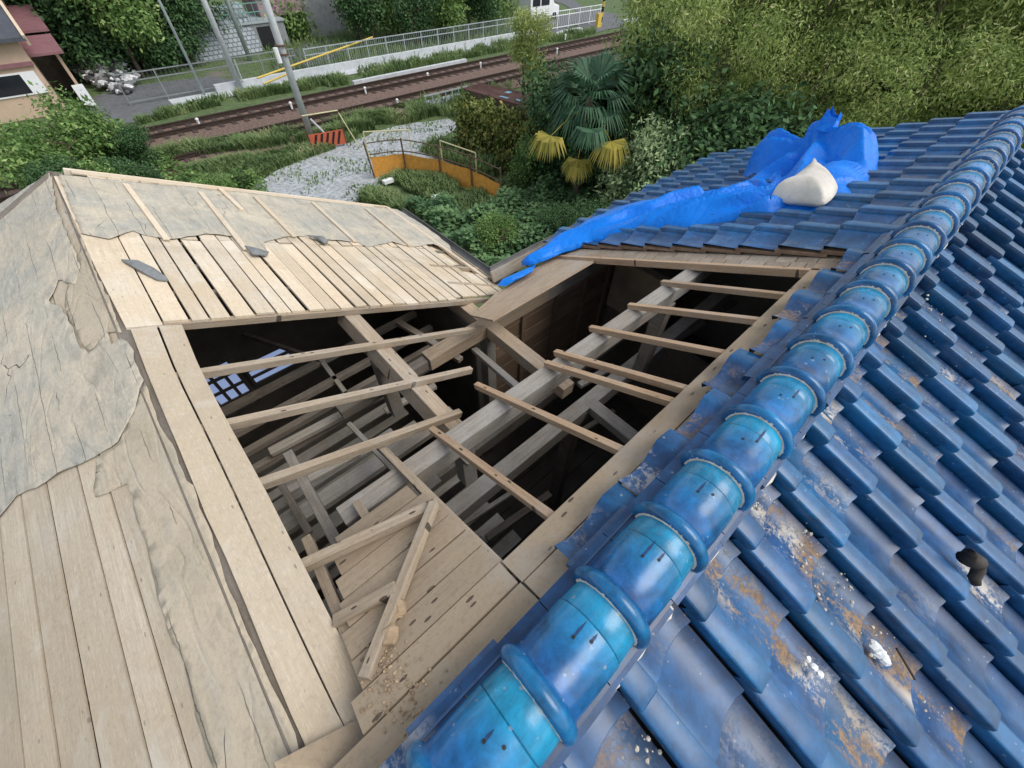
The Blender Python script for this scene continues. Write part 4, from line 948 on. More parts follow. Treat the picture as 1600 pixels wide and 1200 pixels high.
for c in range(-6, 20):
    for r in range(0, 11):
        if random.random() < .5:
            y = -.315-(r+1)*COURSE*cs+.012; x = .095+c*PITCH+.246
            for k in range(3): lump(mb, pR(x+random.uniform(-.012, .006)-.025, y+random.uniform(-.01, .012)+.018, -.078), random.uniform(.004, .009), tint=random.uniform(.8, 1.2))
tag(mb.build('mortar_crumbs', M['mortar']), kind='stuff')
for a, b, r, l in [(1372, 1018, .030, 'long white mortar lump in the tile trough'), (1271, 1041, .018, 'small white mortar chip on a dirty tile')]:
    mb = MB(); lump(mb, onR(a, b, -.045), r*.7); lump(mb, onR(a+10, b+12, -.045), r*.6); lump(mb, onR(a-8, b-12, -.045), r*.45); tag(mb.build('mortar_lump', M['white']), l, 'mortar lump')

# ================================================================ plants
def leafmesh(name, n, blobs, size, aspect=.45, droop=.3, clump=.35, k=14, flat=.5, tlo=.0, thi=1.0, seed=1):
    rng = np.random.default_rng(seed)
    B = np.array([[*c, *r] for c, r in blobs], float); vol = np.cbrt(B[:, 3]*B[:, 4]*B[:, 5])**2; pr = vol/vol.sum()
    nc = max(4, int(n/k)); bi = rng.choice(len(B), nc, p=pr)
    d = rng.normal(size=(nc, 3)); d /= np.linalg.norm(d, axis=1)[:, None]
    rad = rng.uniform(.45, 1.0, nc)**.5*(1+.16*rng.normal(size=nc))
    cc = B[bi, :3]+d*B[bi, 3:]*rad[:, None]; ct = rng.uniform(tlo, thi, nc)
    ci = rng.integers(0, nc, n); P = cc[ci]+rng.normal(size=(n, 3))*clump*np.array([1, 1, .7])
    out = d[ci]; nr = out*.6+rng.normal(size=(n, 3))*.7+np.array([0, 0, flat]); nr /= np.linalg.norm(nr, axis=1)[:, None]
    ax = rng.normal(size=(n, 3))+out*.5; ax[:, 2] -= droop*2; ax -= nr*(ax*nr).sum(1)[:, None]; ax /= np.linalg.norm(ax, axis=1)[:, None]+1e-9
    bx = np.cross(nr, ax); L = size*rng.uniform(.6, 1.3, n)[:, None]; Wd = L*aspect
    V = np.stack([P, P+ax*L*.45+bx*Wd*.5-nr*L*.05, P+ax*L, P+ax*L*.45-bx*Wd*.5-nr*L*.05], 1).reshape(-1, 3)
    me = bpy.data.meshes.new(name); me.vertices.add(4*n); me.loops.add(4*n); me.polygons.add(n)
    me.vertices.foreach_set('co', V.ravel()); me.loops.foreach_set('vertex_index', np.arange(4*n)); me.polygons.foreach_set('loop_start', np.arange(0, 4*n, 4)); me.polygons.foreach_set('loop_total', np.full(n, 4))
    t = np.clip(ct[ci]+rng.normal(size=n)*.16, 0, 1); a = me.attributes.new('tint', 'FLOAT', 'POINT'); a.data.foreach_set('value', np.repeat(t, 4).astype(np.float32))
    me.update(calc_edges=True); return me
def mobj(name, me, mat, parent=None):
    if not me.materials: me.materials.append(mat)
    o = bpy.data.objects.new(name, me); COL.objects.link(o); o.parent = parent; return o
def trunk_mesh(h, r, limbs, seed, multi=1, spread=.5):
    random.seed(seed); mb = MB()
    for k in range(multi):
        bx = Vector((random.uniform(-1, 1), random.uniform(-1, 1), 0))*(.35 if multi > 1 else 0); tip = bx*2+Vector((random.uniform(-.3, .3), random.uniform(-.3, .3), h*random.uniform(.85, 1)))
        pts = [bx.lerp(tip, i/5)+Vector((random.uniform(-.06, .06), random.uniform(-.06, .06), 0)) for i in range(6)]
        mb.tube(pts, [r*(1-.15*i) for i in range(6)], 7)
        for j in range(limbs):
            q = random.uniform(.35, .9); s = bx.lerp(tip, q); a = random.uniform(0, 2*PI); e = s+Vector((math.cos(a)*spread, math.sin(a)*spread, spread*.6))*random.uniform(.7, 1.4)
            mb.tube([s, s.lerp(e, .5)+Vector((0, 0, -.05)), e], [r*.45, r*.3, r*.1], 5)
    me_o = mb.build('trunk', M['trunk']); me = me_o.data; bpy.data.objects.remove(me_o); return me
_proto = {}
def plant(name, proto, label, cat, loc, s=1.0, rz=None, group=None, sz=None):
    me_t, me_c, mt = proto
    t = thing(name, label, cat, loc, group); t.rotation_euler.z = rz if rz is not None else random.uniform(0, 6.28); t.scale = (s, s, sz or s)
    o = bpy.data.objects.new('trunk', me_t); COL.objects.link(o); o.parent = t
    c = bpy.data.objects.new('crown', me_c); COL.objects.link(c); c.parent = t
    if not me_c.materials: me_c.materials.append(mt)
    return t
def blobs(n, cx, cz, R, rz, br, seed):
    rng = random.Random(seed); out = []
    for i in range(n):
        a = rng.uniform(0, 6.28); q = math.sqrt(rng.random())*R; z = cz+rng.uniform(-1, 1)*rz; s = br*rng.uniform(.6, 1.25)
        out.append(((q*math.cos(a), q*math.sin(a), z), (s, s, s*.85)))
    return out
BAM = [(trunk_mesh(7.0, .06, 3, 10+i, 4, .5), leafmesh('bamboo', 20000, blobs(18, 0, 4.7, 1.4, 2.4, .9, 30+i), .165, .28, .5, .25, 20, .25, seed=50+i), M['leaf_bamboo']) for i in range(3)]
DARK = [(trunk_mesh(4.6, .16, 6, 60+i, 1, 1.0), leafmesh('broad', 13000, blobs(18, 0, 3.3, 1.8, 2.3, 1.0, 70+i), .20, .5, .2, .26, 16, .6, seed=80+i), M['leaf_dark']) for i in range(2)]
MID = [(trunk_mesh(2.2, .07, 5, 90+i, 2, .5), leafmesh('shrub', 5500, blobs(10, 0, 1.45, .8, .75, .6, 95+i), .16, .5, .25, .18, 14, .6, seed=100+i), M['leaf_mid']) for i in range(2)]
BLU = (trunk_mesh(1.6, .05, 4, 120, 3, .4), leafmesh('shrub', 6000, blobs(10, 0, 1.15, .85, .6, .55, 121), .17, .62, .15, .16, 12, .8, seed=122), M['leaf_blue'])
PAL = (trunk_mesh(2.0, .06, 6, 130, 3, .5), leafmesh('shrub', 8500, blobs(12, 0, 1.7, .75, 1.0, .62, 131), .14, .40, .1, .17, 14, .5, seed=132), M['leaf_pale'])
DKS = (trunk_mesh(2.0, .08, 6, 140, 2, .5), leafmesh('shrub', 13000, blobs(13, 0, 1.6, .85, 1.0, .62, 141), .115, .55, .15, .18, 14, .6, seed=142), M['leaf_dark'])
THN = (trunk_mesh(4.0, .04, 3, 150, 4, .3), leafmesh('thin', 9000, blobs(14, 0, 2.6, .75, 1.7, .65, 151), .20, .28, .5, .22, 14, .3, tlo=.2, seed=152), M['leaf_light'])
# bamboo wood on the right: every clump stands where its foot is
BL = 'olive green bamboo clump in the dense wood beyond the tiled roof'
fp = [(15.8, 8.7, .80), (17.8, 10.2, 1.02), (20.4, 11.8, 1.12), (16.0, 6.6, .74), (18.0, 7.6, .98), (20.6, 9.0, 1.12), (16.2, 4.4, .74), (18.4, 5.2, 1.0), (21.0, 6.3, 1.12),
      (16.6, 2.3, .76), (18.8, 3.0, 1.0), (21.4, 3.6, 1.14), (17.0, .2, .78), (19.0, .8, 1.0), (21.6, 1.2, 1.14), (17.0, -1.9, .80), (19.2, -1.4, 1.02), (21.6, -1.0, 1.14), (17.6, -4.0, .9), (20.2, -3.6, 1.1), (23.4, 14.0, 1.2), (24.0, 10.5, 1.25), (24.4, 7.5, 1.25), (24.6, 4.6, 1.25), (24.8, 1.8, 1.25), (25, -1, 1.25), (28, 13, 1.3), (28.6, 8.6, 1.3), (29, 4, 1.3), (29, 0, 1.3)]
for i, (x, y, s) in enumerate(fp):
    plant('bamboo_clump', BAM[i % 3], BL, 'bamboo', (x+random.uniform(-.4, .4), y+random.uniform(-.4, .4), G), s*random.uniform(.95, 1.05), group='bamboo clumps beyond the tiled roof')
p = at(824, 148, 29); plant('bamboo_clump', THN, 'slender light green bamboo clump standing between the tracks and the rusty roofed shed', 'bamboo', (p.x, p.y, G), .86)
# trees at the top left, across the yard
for i, (px, D, s) in enumerate([(40, 43, 1.35), (95, 42, 1.35), (120, 44, 1.4), (70, 47, 1.6), (180, 44, 1.4), (240, 43, 1.35), (285, 41.5, 1.1), (150, 42, 1.35), (205, 41, 1.2), (262, 42, 1.2), (292, 44, 1.25), (10, 48, 1.5), (130, 49, 1.6), (230, 50, 1.6)]):
    q = at(px, 60, D); lab = ['tall dark leafy tree among the group behind the salmon house and rubble bank', ][0]
    plant('broadleaf_tree', DARK[i % 2], lab, 'tree', (q.x, q.y, G), s, group='dark trees behind the salmon house')
MDT = (trunk_mesh(4.0, .12, 6, 160, 1, 1.0), leafmesh('broad', 9000, blobs(13, 0, 3.4, 1.5, 1.3, .95, 161), .20, .5, .2, .25, 16, .6, seed=162), M['leaf_mid'])
q = at(190, 60, 39.5); plant('broadleaf_tree', MDT, 'brighter green tree in front of the dark trees at the rubble bank', 'tree', (q.x, q.y, G), 1.15)
# bushes along the far side of the mesh fence
for px, D, s, k, lab in [(575, 44, 1.9, 0, 'broad dark green bush behind the mesh fence, nearest the white sheet'), (615, 46, 1.6, 1, 'tall bright bush in the middle of the row behind the mesh fence'), (655, 43, 1.35, 0, 'low yellowish bush close behind the middle of the mesh fence'), (700, 45, 1.5, 1, 'rounded bush behind the far end of the mesh fence'), (745, 48, 1.7, 0, 'bushy green mass behind the fence beside the white van'), (690, 53, 2.0, 1, 'back green thicket above the mesh fence bushes'), (610, 53, 2.2, 0, 'back dark thicket next to the white sheet'), (770, 55, 1.8, 1, 'distant thicket at the bend of the road')]:
    q = at(px, 60, D); plant('bush', MID[k] if k == 1 else DKS, lab, 'bush', (q.x, q.y, G), s)
# bushes by the near left gable
for px, D, s, pr, lab in [(20, 22.5, .98, MID[0], 'dark feathery bush at the left edge below the salmon house'), (85, 23.5, .92, MID[1], 'spreading feathery green bush in front of the salmon house wall'), (150, 24.5, 1.05, MID[0], 'tall light tipped bush beside the asphalt yard'), (205, 24.0, .62, DKS, 'dark low bush where the near track disappears'), (0, 18, .85, BLU, 'blue green leafy shrub at the gable peak'), (235, 18.5, .55, BLU, 'small leafy shrub just beyond the gable edge, left of its neighbour'), (300, 17.5, .55, MID[1], 'yellow green leafy shrub just beyond the gable edge near the gravel'), (50, 20.5, .72, DKS, 'dense dark bush just behind the gable peak'), (120, 20, .66, MID[1], 'mid green bush between the gable and the feathery bushes'), (178, 20.5, .62, DKS, 'dusky bush in the middle behind the gable edge')]:
    q = at(px, 230, D); plant('shrub', pr, lab, 'shrub', (q.x, q.y, G), s)
# around the palm
for px, py, D, s, pr, lab in [(900, 200, 17.6, 1.45, DKS, 'dark glossy shrub directly behind the palm'), (955, 200, 17.0, 1.5, DKS, 'tall dark shrub to the right behind the palm'), (1032, 200, 14.8, 1.2, PAL, 'pale olive leafy shrub right of the palm'), (1075, 210, 15.5, 1.1, PAL, 'pale shrub at the wood edge behind the palm'), (1090, 220, 13.6, 1.35, BLU, 'rounded blue green shrub beside the tiled eave'), (1130, 220, 14.8, 1.6, DKS, 'dark shrub behind the blue tarpaulin'), (870, 310, 12.8, .5, DKS, 'low dark shrub under the yellow palm fronds'), (960, 310, 11.8, .72, DKS, 'dark shrub between palm and tarpaulin'), (1030, 280, 11.8, .95, PAL, 'greyish shrub just outside the tiled eave'), (835, 240, 17.2, .75, MID[0], 'leafy shrub between the ivy shed and the palm'), (778, 330, 12.2, .5, MID[1], 'tuft like shrub at the end of the orange sheet'), (1175, 220, 13.2, 1.2, MID[1], 'bright green shrub peeping beside the tarpaulin heap'), (1060, 200, 17.5, 1.9, DKS, 'big shadowy shrub at the foot of the bamboo wood')]:
    q = at(px, py, D); plant('shrub', pr, lab, 'shrub', (q.x, q.y, G), s)
# fan palm
def frond(mb, base, d, stalk, R, droop, seed, n=22, open_=2.5):
    rng = random.Random(seed); d = d.normalized(); side = d.cross(Vector((0, 0, 1))).normalized(); upv = side.cross(d)
    tip = base+d*stalk+Vector((0, 0, -droop*.15)); mb.tube([base, base.lerp(tip, .5)+Vector((0, 0, .05)), tip], [.02, .016, .012], 5, tint=.5)
    for k in range(n):
        a = (k/(n-1)-.5)*open_; dr = (d*math.cos(a)+side*math.sin(a)); L = R*rng.uniform(.85, 1.05); wd = .034+.018*(open_ > 2.8)
        m1 = tip+dr*L*.55+upv*.06; e = tip+dr*L*.92+Vector((0, 0, -droop*L*.55)); s = dr.cross(upv).normalized()*wd; tn = rng.random()
        mb.add([tip, m1+s, e, m1-s], [(0, 1, 2, 3)], 0, tn)
pc = at(922, 150, 16.0); PT = thing('fan_palm', 'fan palm with green crown and yellow drooping lower fronds beside the ivy shed', 'palm', (pc.x, pc.y, G))
mb = MB(); hgt = pc.z-G; mb.tube([(pc.x, pc.y, G+i*hgt/6) for i in range(7)], [.15, .14, .13, .13, .14, .15, .10], 9); mb.build('trunk', M['trunk'], PT)
for i in range(20):
    a = i*2.4; el = .95-1.35*(i/19); fm = MB(); frond(fm, pc+Vector((0, 0, -.1+.1*(i < 6))), Vector((math.cos(a)*math.cos(el), math.sin(a)*math.cos(el), math.sin(el))), .60, 1.15, .25+.45*(i/19), i); fm.build('frond', M['frond'], PT)
for i, (px, py, s) in enumerate([(862, 198, 1.0), (957, 205, 1.05), (905, 236, .75), (925, 185, .9)]):
    q = at(px, py, 14.4); d = Vector((q.x-pc.x, q.y-pc.y, -.9)); fm = MB(); fb = q+Vector((0, 0, .05)); frond(fm, pc.lerp(fb, .3)+Vector((0, 0, -.2)), fb-pc.lerp(fb, .3), (fb-pc.lerp(fb, .3)).length, .88*s, .75+.2*(i % 2), 40+i, 30, 3.0); fo = fm.build('frond', M['frond_y'] if i < 3 else M['frond'], PT); fo['label'] = 'yellowed drooping frond' if i < 3 else 'green drooping frond'
for i in range(5):
    q = at(890+i*10, 262, 15.8); fm = MB(); frond(fm, pc+Vector((0, 0, -.7)), Vector((q.x-pc.x, q.y-pc.y, q.z-pc.z-.2)), .8, .7, 1.4, 60+i, 14, 1.2); fo = fm.build('frond', M['frond_d'], PT); fo['label'] = 'dead grey frond'
# ground cover
def cover_leaves(name, poly, n, size, aspect, mat, hmax, seed, patch=1.0, z=G):
    rng = random.Random(seed); P = [(v.x, v.y) for v in (gz(a, b) for a, b in poly)]; x0, x1 = min(p[0] for p in P), max(p[0] for p in P); y0, y1 = min(p[1] for p in P), max(p[1] for p in P)
    V = []; F = []; t = []; k = 0
    while k < n:
        x, y = rng.uniform(x0, x1), rng.uniform(y0, y1)
        if not inside2(P, x, y): continue
        h = hmax*max(0, .45+.75*mnoise.noise((x*.9, y*.9, seed)))*rng.random()**.5
        if mnoise.noise((x*.7, y*.7, seed+5)) > .45*patch+.2: continue
        a = rng.uniform(0, 6.28); tl = rng.uniform(-.5, .7); L = size*rng.uniform(.6, 1.3); dx = Vector((math.cos(a)*math.cos(tl), math.sin(a)*math.cos(tl), math.sin(tl)))*L; s = Vector((-math.sin(a), math.cos(a), rng.uniform(-.4, .4)))*L*aspect*.5
        p = Vector((x, y, z+h)); V += [p, p+dx*.45+s, p+dx, p+dx*.45-s]; F.append((4*k, 4*k+1, 4*k+2, 4*k+3)); tn = min(1, max(0, .5+.9*mnoise.noise((x*1.3, y*1.3, 3))+rng.uniform(-.25, .25))); t += [tn]*4; k += 1
    mb = MB(); mb.v = V; mb.f = F; mb.m = [0]*len(F); mb.t = t; mb.g = V; mb.d = [0]*len(V); mb.c = [0]*len(V)
    mb.g = [tuple(v) for v in V]; return tag(mb.build(name, mat), kind='stuff')
def grass(name, poly, n, h, seed, mat='grass', zz=G, thin=1.0):
    rng = random.Random(seed); P = [(v.x, v.y) for v in (gz(a, b) for a, b in poly)]; x0, x1 = min(p[0] for p in P), max(p[0] for p in P); y0, y1 = min(p[1] for p in P), max(p[1] for p in P)
    mb = MB(); k = 0; tries = 0
    while k < n and tries < n*8:
        tries += 1; x, y = rng.uniform(x0, x1), rng.uniform(y0, y1)
        if not inside2(P, x, y): continue
        q = mnoise.noise((x*.8, y*.8, seed))
        if q < -.25*thin: continue
        a = rng.uniform(0, 6.28); L = h*rng.uniform(.4, 1.2)*(1+.6*q); w_ = .018+.02*rng.random(); b = Vector((x, y, zz)); d = Vector((math.cos(a), math.sin(a), 0)); s = Vector((-d.y, d.x, 0))*w_
        m1 = b+d*L*.18+Vector((0, 0, L*.6)); e = b+d*L*.55+Vector((0, 0, L*.85)); tn = min(1, max(0, .5+.7*mnoise.noise((x*.6, y*.6, 9))+rng.uniform(-.3, .3)))
        mb.add([b-s, b+s, m1+s*.8, m1-s*.8, e], [(0, 1, 2, 3), (3, 2, 4)], 0, tn); k += 1
    return tag(mb.build(name, M[mat]), kind='stuff')
cover_leaves('ground_cover', [(640, 332), (700, 318), (760, 330), (830, 300), (900, 300), (1010, 290), (960, 330), (900, 370), (860, 400), (790, 440), (720, 400)], 12000, .17, .75, M['leaf_blue'], 1.1, 3)
cover_leaves('ground_cover', [(-40, 262), (60, 255), (200, 245), (300, 262), (380, 282), (420, 292), (420, 320), (250, 300), (60, 290), (-60, 330)], 7000, .15, .7, M['leaf_mid'], .8, 8)
grass('grass', [(235, 262), (300, 250), (400, 238), (480, 222), (560, 208), (640, 192), (690, 178), (640, 170), (560, 186), (470, 208), (380, 222), (250, 245), (215, 252)], 13000, .50, 4)
grass('grass', [(300, 292), (385, 300), (430, 266), (500, 242), (545, 226), (560, 212), (480, 232), (400, 246), (300, 262)], 6000, .34, 5)
grass('grass', [(560, 318), (590, 288), (640, 268), (690, 284), (745, 306), (800, 330), (740, 345), (640, 340)], 9000, .38, 6)
grass('grass', gravel_px, 1100, .14, 7, thin=.2)
grass('grass', [(215, 196), (330, 168), (430, 148), (545, 132), (545, 120), (420, 138), (330, 158), (215, 188)], 5000, .40, 8)
grass('grass', [(560, 125), (800, 78), (930, 56), (930, 48), (780, 70), (560, 112)], 5000, .45, 9)
grass('grass', [(620, 172), (720, 150), (800, 135), (800, 150), (720, 185)], 2500, .5, 10)
grass('grass', [(400, 60), (560, 20), (760, -10), (860, 10), (820, 60), (600, 100), (430, 122)], 9000, .6, 11)
grass('grass', [(640, 232), (700, 222), (760, 235), (860, 250), (900, 300), (800, 310), (720, 262)], 5000, .45, 12)

# ================================================================ shed, fences, signs
def obox(mb, c, ux, uy, sx, sy, z0, z1, mat=0):
    c = Vector(c); a = [c+ux*p*sx/2+uy*q*sy/2 for p, q in ((-1, -1), (1, -1), (1, 1), (-1, 1))]
    mb.hexa([Vector((v.x, v.y, z1)) for v in a], [Vector((v.x, v.y, z0)) for v in a], mat, 1.0)
# ivy shed: brown mono-pitch roof seen from above
r0 = gz(722, 138, G+2.5); r1 = gz(842, 172, G+2.5); r2 = gz(858, 152, G+2.75); r3 = gz(752, 130, G+2.75)
sc = (r0+r1+r2+r3)/4; SH = thing('shed', 'ivy smothered shed with a rusty brown sheet roof', 'shed', (sc.x, sc.y, G))
mb = MB(); mb.hexa([r0, r1, r2, r3], [v-Vector((0, 0, .06)) for v in (r0, r1, r2, r3)], tint=1)
mb.build('roof', M['brownroof'], SH)
mb = MB(); q = [r.lerp(sc, .06) for r in (r0, r1, r2, r3)]; mb.hexa([v-Vector((0, 0, .07)) for v in q], [Vector((v.x, v.y, G)) for v in q], tint=1); mb.build('wall', M['trunk'], SH)
mb = MB()
for a, b, c_, d_ in [(.45, .2, .35, .03), (.62, .3, .2, .03), (.38, .72, .18, .05)]:
    u = (r1-r0); v = (r3-r0); p0 = r0+u*a+v*b+Vector((0, 0, .012)); mb.hexa([p0, p0+u*c_*.3, p0+u*c_*.3+v*d_*4, p0+v*d_*4], [x-Vector((0, 0, .008)) for x in (p0, p0+u*c_*.3, p0+u*c_*.3+v*d_*4, p0+v*d_*4)], tint=1)
mb.build('roof_patch', M['bluebits'], SH)
bl = []
for k in range(15):
    f = k/14; p0 = r0.lerp(r1, f)
    for z in (.25, .8, 1.4, 2.0): bl.append(((p0.x-.12, p0.y-.12, G+z), (.42, .42, .42)))
for k in range(5):
    p0 = r0.lerp(r3, k/4)
    for z in (.3, 1.0, 1.8): bl.append(((p0.x-.1, p0.y, G+z), (.4, .4, .45)))
me = leafmesh('ivy', 12000, bl, .15, .7, .5, .12, 10, .1, seed=200); mobj('ivy', me, M['leaf_ivy'], SH).matrix_parent_inverse = Matrix.Translation(-SH.location)
# blue scraps by the shed
mb = MB(); c = gz(828, 240); mb.box((c.x-.25, c.y-.2, G), (c.x+.25, c.y+.2, G+.5)); 
c = gz(752, 240); mb = MB(); mb.tube([c+Vector((-.15, -.1, 0)), c+Vector((.25, .1, 1.3))], .04, 6); mb.hexa([c+Vector((-.3, -.2, .45)), c+Vector((.3, -.3, .5)), c+Vector((.3, .1, .5)), c+Vector((-.3, .2, .4))], [c+Vector((-.3, -.2, 0)), c+Vector((.3, -.3, 0)), c+Vector((.3, .1, 0)), c+Vector((-.3, .2, 0))], tint=1)
tag(mb.build('plastic_sheeting', M['bluebits']), 'light blue plastic bundle with a pole leaning at the shed', 'plastic bundle')

# orange barricade round the grass
BF = thing('barricade_fence', 'curved pipe fence with an orange sheet along its foot', 'fence', tuple(gz(660, 275)))
base = [(586, 279), (636, 273), (690, 284), (738, 300), (782, 322)]; gb = [gz(*p) for p in base]
for i, p in enumerate(gb):
    mb = MB(); tp = p+Vector((-.12 if i == 0 else 0, 0, 1.45)); mb.tube([p, tp], .035, 7); mb.build('post', M['rustpipe'], BF)
def catmull(P, n):
    o_ = []
    for k in range(len(P)-1):
        a, b, c, d = P[max(0, k-1)], P[k], P[k+1], P[min(len(P)-1, k+2)]
        for j in range(n): q = j/n; o_.append(.5*((2*b)+(c-a)*q+(2*a-5*b+4*c-d)*q*q+(3*b-a-3*c+d)*q**3))
    return o_+[P[-1]]
curve = catmull(gb, 6)
for h, m in ((1.38, 'rustpipe'), (.95, 'rustpipe')):
    mb = MB(); mb.tube([p+Vector((0, 0, h)) for p in curve], .022, 6); mb.build('rail', M[m], BF)
mb = MB(); n = 24; vs = []
dn = [0]
for i in range(n+1):
    f = i/n*(len(gb)-1); k = min(len(gb)-2, int(f)); p = curve[i]; o_ = Vector((.05, .05, 0))
    sag = .04*math.sin((f-k)*PI); vs += [p+o_+Vector((0, 0, .02)), p+o_+Vector((0, 0, .86-sag-.05*random.random()))]
mb.add(vs+[v+Vector((.012, .012, 0)) for v in vs], [(2*i, 2*i+2, 2*i+3, 2*i+1) for i in range(n)]+[(2*(n+1)+2*i+1, 2*(n+1)+2*i+3, 2*(n+1)+2*i+2, 2*(n+1)+2*i) for i in range(n)]); mb.build('sheet', M['orange'], BF)
def frame_fence(pix, h, mat, label, sub_=1):
    g_ = [gz(*p) for p in pix]; t = thing('tube_barrier', label, 'barrier', tuple(g_[0]), 'thin tube barriers round the gravel lot')
    for p in g_:
        mb = MB(); mb.tube([p, p+Vector((0, 0, h))], .025, 6); mb.build('post', M[mat], t)
    mb = MB(); mb.tube([p+Vector((0, 0, h)) for p in g_], .025, 6); mb.build('rail', M[mat], t)
frame_fence([(578, 250), (645, 246)], 1.15, 'paleyellow', 'faded yellow tube barrier standing on the gravel behind the orange sheet')
frame_fence([(692, 262), (745, 282)], 1.1, 'paleyellow', 'faded tube barrier between the orange sheet and the ivy shed')
# striped warning board on its frame
a = gz(490, 238); b = gz(543, 228); SB = thing('warning_board', 'orange and black striped warning board on a tube frame by the pole', 'warning board', tuple((a+b)/2))
u = (b-a).normalized(); wv = (b-a).length
mb = MB(); nrm = Vector((u.y, -u.x, 0)); z0, z1 = G+.12, G+.72
def brd(p, q, r, s, off, mt): mb.hexa([p+nrm*off, q+nrm*off, r+nrm*off, s+nrm*off], [p+nrm*(off-.02), q+nrm*(off-.02), r+nrm*(off-.02), s+nrm*(off-.02)], mt, 1.0)
A = Vector((a.x, a.y, 0)); Bq = A+u*wv
brd(A+Vector((0, 0, z0)), Bq+Vector((0, 0, z0)), Bq+Vector((0, 0, z1)), A+Vector((0, 0, z1)), 0, 0)
for k in range(6):
    s0 = .08+k*.27; s1 = s0+.115; sk = .22
    if s1+sk > wv: break
    brd(A+u*s0+Vector((0, 0, z0+.04)), A+u*s1+Vector((0, 0, z0+.04)), A+u*(s1+sk)+Vector((0, 0, z1-.04)), A+u*(s0+sk)+Vector((0, 0, z1-.04)), .006, 1)
mb.build('board', [M['sign_red'], M['black']], SB)
for p in (A, Bq):
    mb = MB(); mb.tube([Vector((p.x, p.y, G)), Vector((p.x, p.y, G+1.5))], .025, 6); mb.build('post', M['rustpipe'], SB)
mb = MB(); mb.tube([Vector((A.x, A.y, G+1.48)), Vector((Bq.x, Bq.y, G+1.48))], .025, 6); mb.build('rail', M['paleyellow'], SB)
mb = MB(); mb.tube([Vector((Bq.x, Bq.y, G+1.4)), Vector((Bq.x+.35, Bq.y-.55, G))], .022, 6); mb.build('brace', M['paleyellow'], SB)
# poles
def pole(pb, ptop, r0, r1, mat, label, extra=None, h=9.0):
    b = gz(*pb); t = thing('railway_pole', label, 'pole', tuple(b)); mb = MB()
    d = Vector((0, 0, 1))
    mb.tube([b, b+d*h], [r0, r1], 14); mb.build('shaft', M[mat], t, smooth=True); return t, b
t1, b1 = pole((488, 219), None, .155, .125, 'concrete', 'thick pale concrete pole standing beside the striped warning board')
for z in (3.3, 3.6):
    mb = MB(); mb.tube([b1+Vector((0, 0, z)), b1+Vector((0, 0, z+.06))], .225, 14); mb.build('band', M['rustpipe'], t1)
mb = MB(); mb.tube([b1+Vector((-.30, -.15, 3.1)), b1+Vector((-.30, -.15, 3.6))], .10, 8); mb.build('insulator', M['white'], t1)
mb = MB(); mb.tube([b1+Vector((.2, -.1, .9)), b1+Vector((.75, -.35, 0))], .05, 6); mb.build('brace', M['concrete'], t1)
t2, b2 = pole((378, 142), None, .155, .12, 'concrete', 'concrete pole on the verge across the tracks, left of the thick pole')
mb = MB(); mb.tube([b2+Vector((.22, -.1, .4)), b2+Vector((.25, -.1, 1.5))], .05, 6); mb.build('conduit', M['steel'], t2)
for z in (4.3, 4.9):
    mb = MB(); mb.tube([b2+Vector((-.3, -.1, z)), b2+Vector((-.3, -.1, z+.4))], .09, 8); mb.build('insulator', M['white'], t2)
pole((320, 148), None, .075, .055, 'steel', 'thin grey steel pole standing at the chain link fence, leftmost of the poles')
pole((391, 94), None, .15, .13, 'steel', 'blue grey steel pole in front of the block retaining wall', h=8)
pole((846, 32), None, .15, .13, 'concrete', 'distant grey pole beside the white van', h=8)
# grey mesh fence beyond the tracks
def mesh_fence(x0, x1, y, h, step, label, mat='steel', vert=.16, vw=.007):
    t = thing('mesh_fence', label, 'fence', (x0, y, G)); n = int((x1-x0)/step)
    for i in range(n+1):
        mb = MB(); x = x0+i*step; mb.box((x-.028, y-.028, G), (x+.028, y+.028, G+h)); mb.build('post', M[mat], t)
    mb = MB()
    for z in (h-.06, h*.72, .12): mb.box((x0, y-.022, G+z), (x1, y+.022, G+z+.05))
    mb.build('rail', M[mat], t)
    mb = MB(); k = int((x1-x0)/vert)
    for i in range(k): mb.box((x0+i*vert-vw, y-vw, G+.14), (x0+i*vert+vw, y+vw, G+h-.05))
    mb.build('mesh', M[mat], t)
fb0 = gz(508, 128); fb1 = gz(795, 66)
mesh_fence(fb0.x, fb1.x+3.5, 33.1, 1.35, 1.5, 'long grey mesh fence with rails running beside the far track')
mb = MB(); mb.box((fb0.x-6, 32.55, G), (fb1.x+4, 32.85, G+.42)); tag(mb.build('kerb_wall', M['concrete']), 'low pale concrete kerb wall below the grey mesh fence', 'wall')
mesh_fence(2.2, fb0.x-.5, 33.4, 1.4, 1.9, 'sparse chain link fence between the asphalt yard and the rubble bank', 'dullsteel', .22, .004)
mesh_fence(33.5, 43, 33.2, 1.3, 1.5, 'pale railing beside the road near the crossing signal', 'white', .25)
# yellow guy covers
for (p, q, z0, z1, l) in [((402, 122), (582, 58), 1.0, 1.2, 'long yellow guy pole slanting up to the right behind the thick pole'), ((412, 131), (456, 113), .4, .6, 'short yellow guy pole below the long yellow one')]:
    a = gz(*p, G+z0); b = gz(*q, G+z1); mb = MB(); mb.tube([a, b], .05, 6); tag(mb.build('guy_cover', M['yellow']), l, 'guy pole')
# small platform railing by the shed corner
mb = MB(); a = gz(668, 178); 
for i in range(7): mb.box((a.x+i*.45-.02, a.y-.02, G), (a.x+i*.45+.02, a.y+.02, G+.8))
mb.box((a.x-.1, a.y-.025, G+.8), (a.x+2.9, a.y+.025, G+.86)); mb.box((a.x-.3, a.y+.3, G), (a.x+3.0, a.y+1.0, G+.3)); tag(mb.build('drain_railing', M['steel']), 'low grey railing over a drain beside the near track', 'railing')
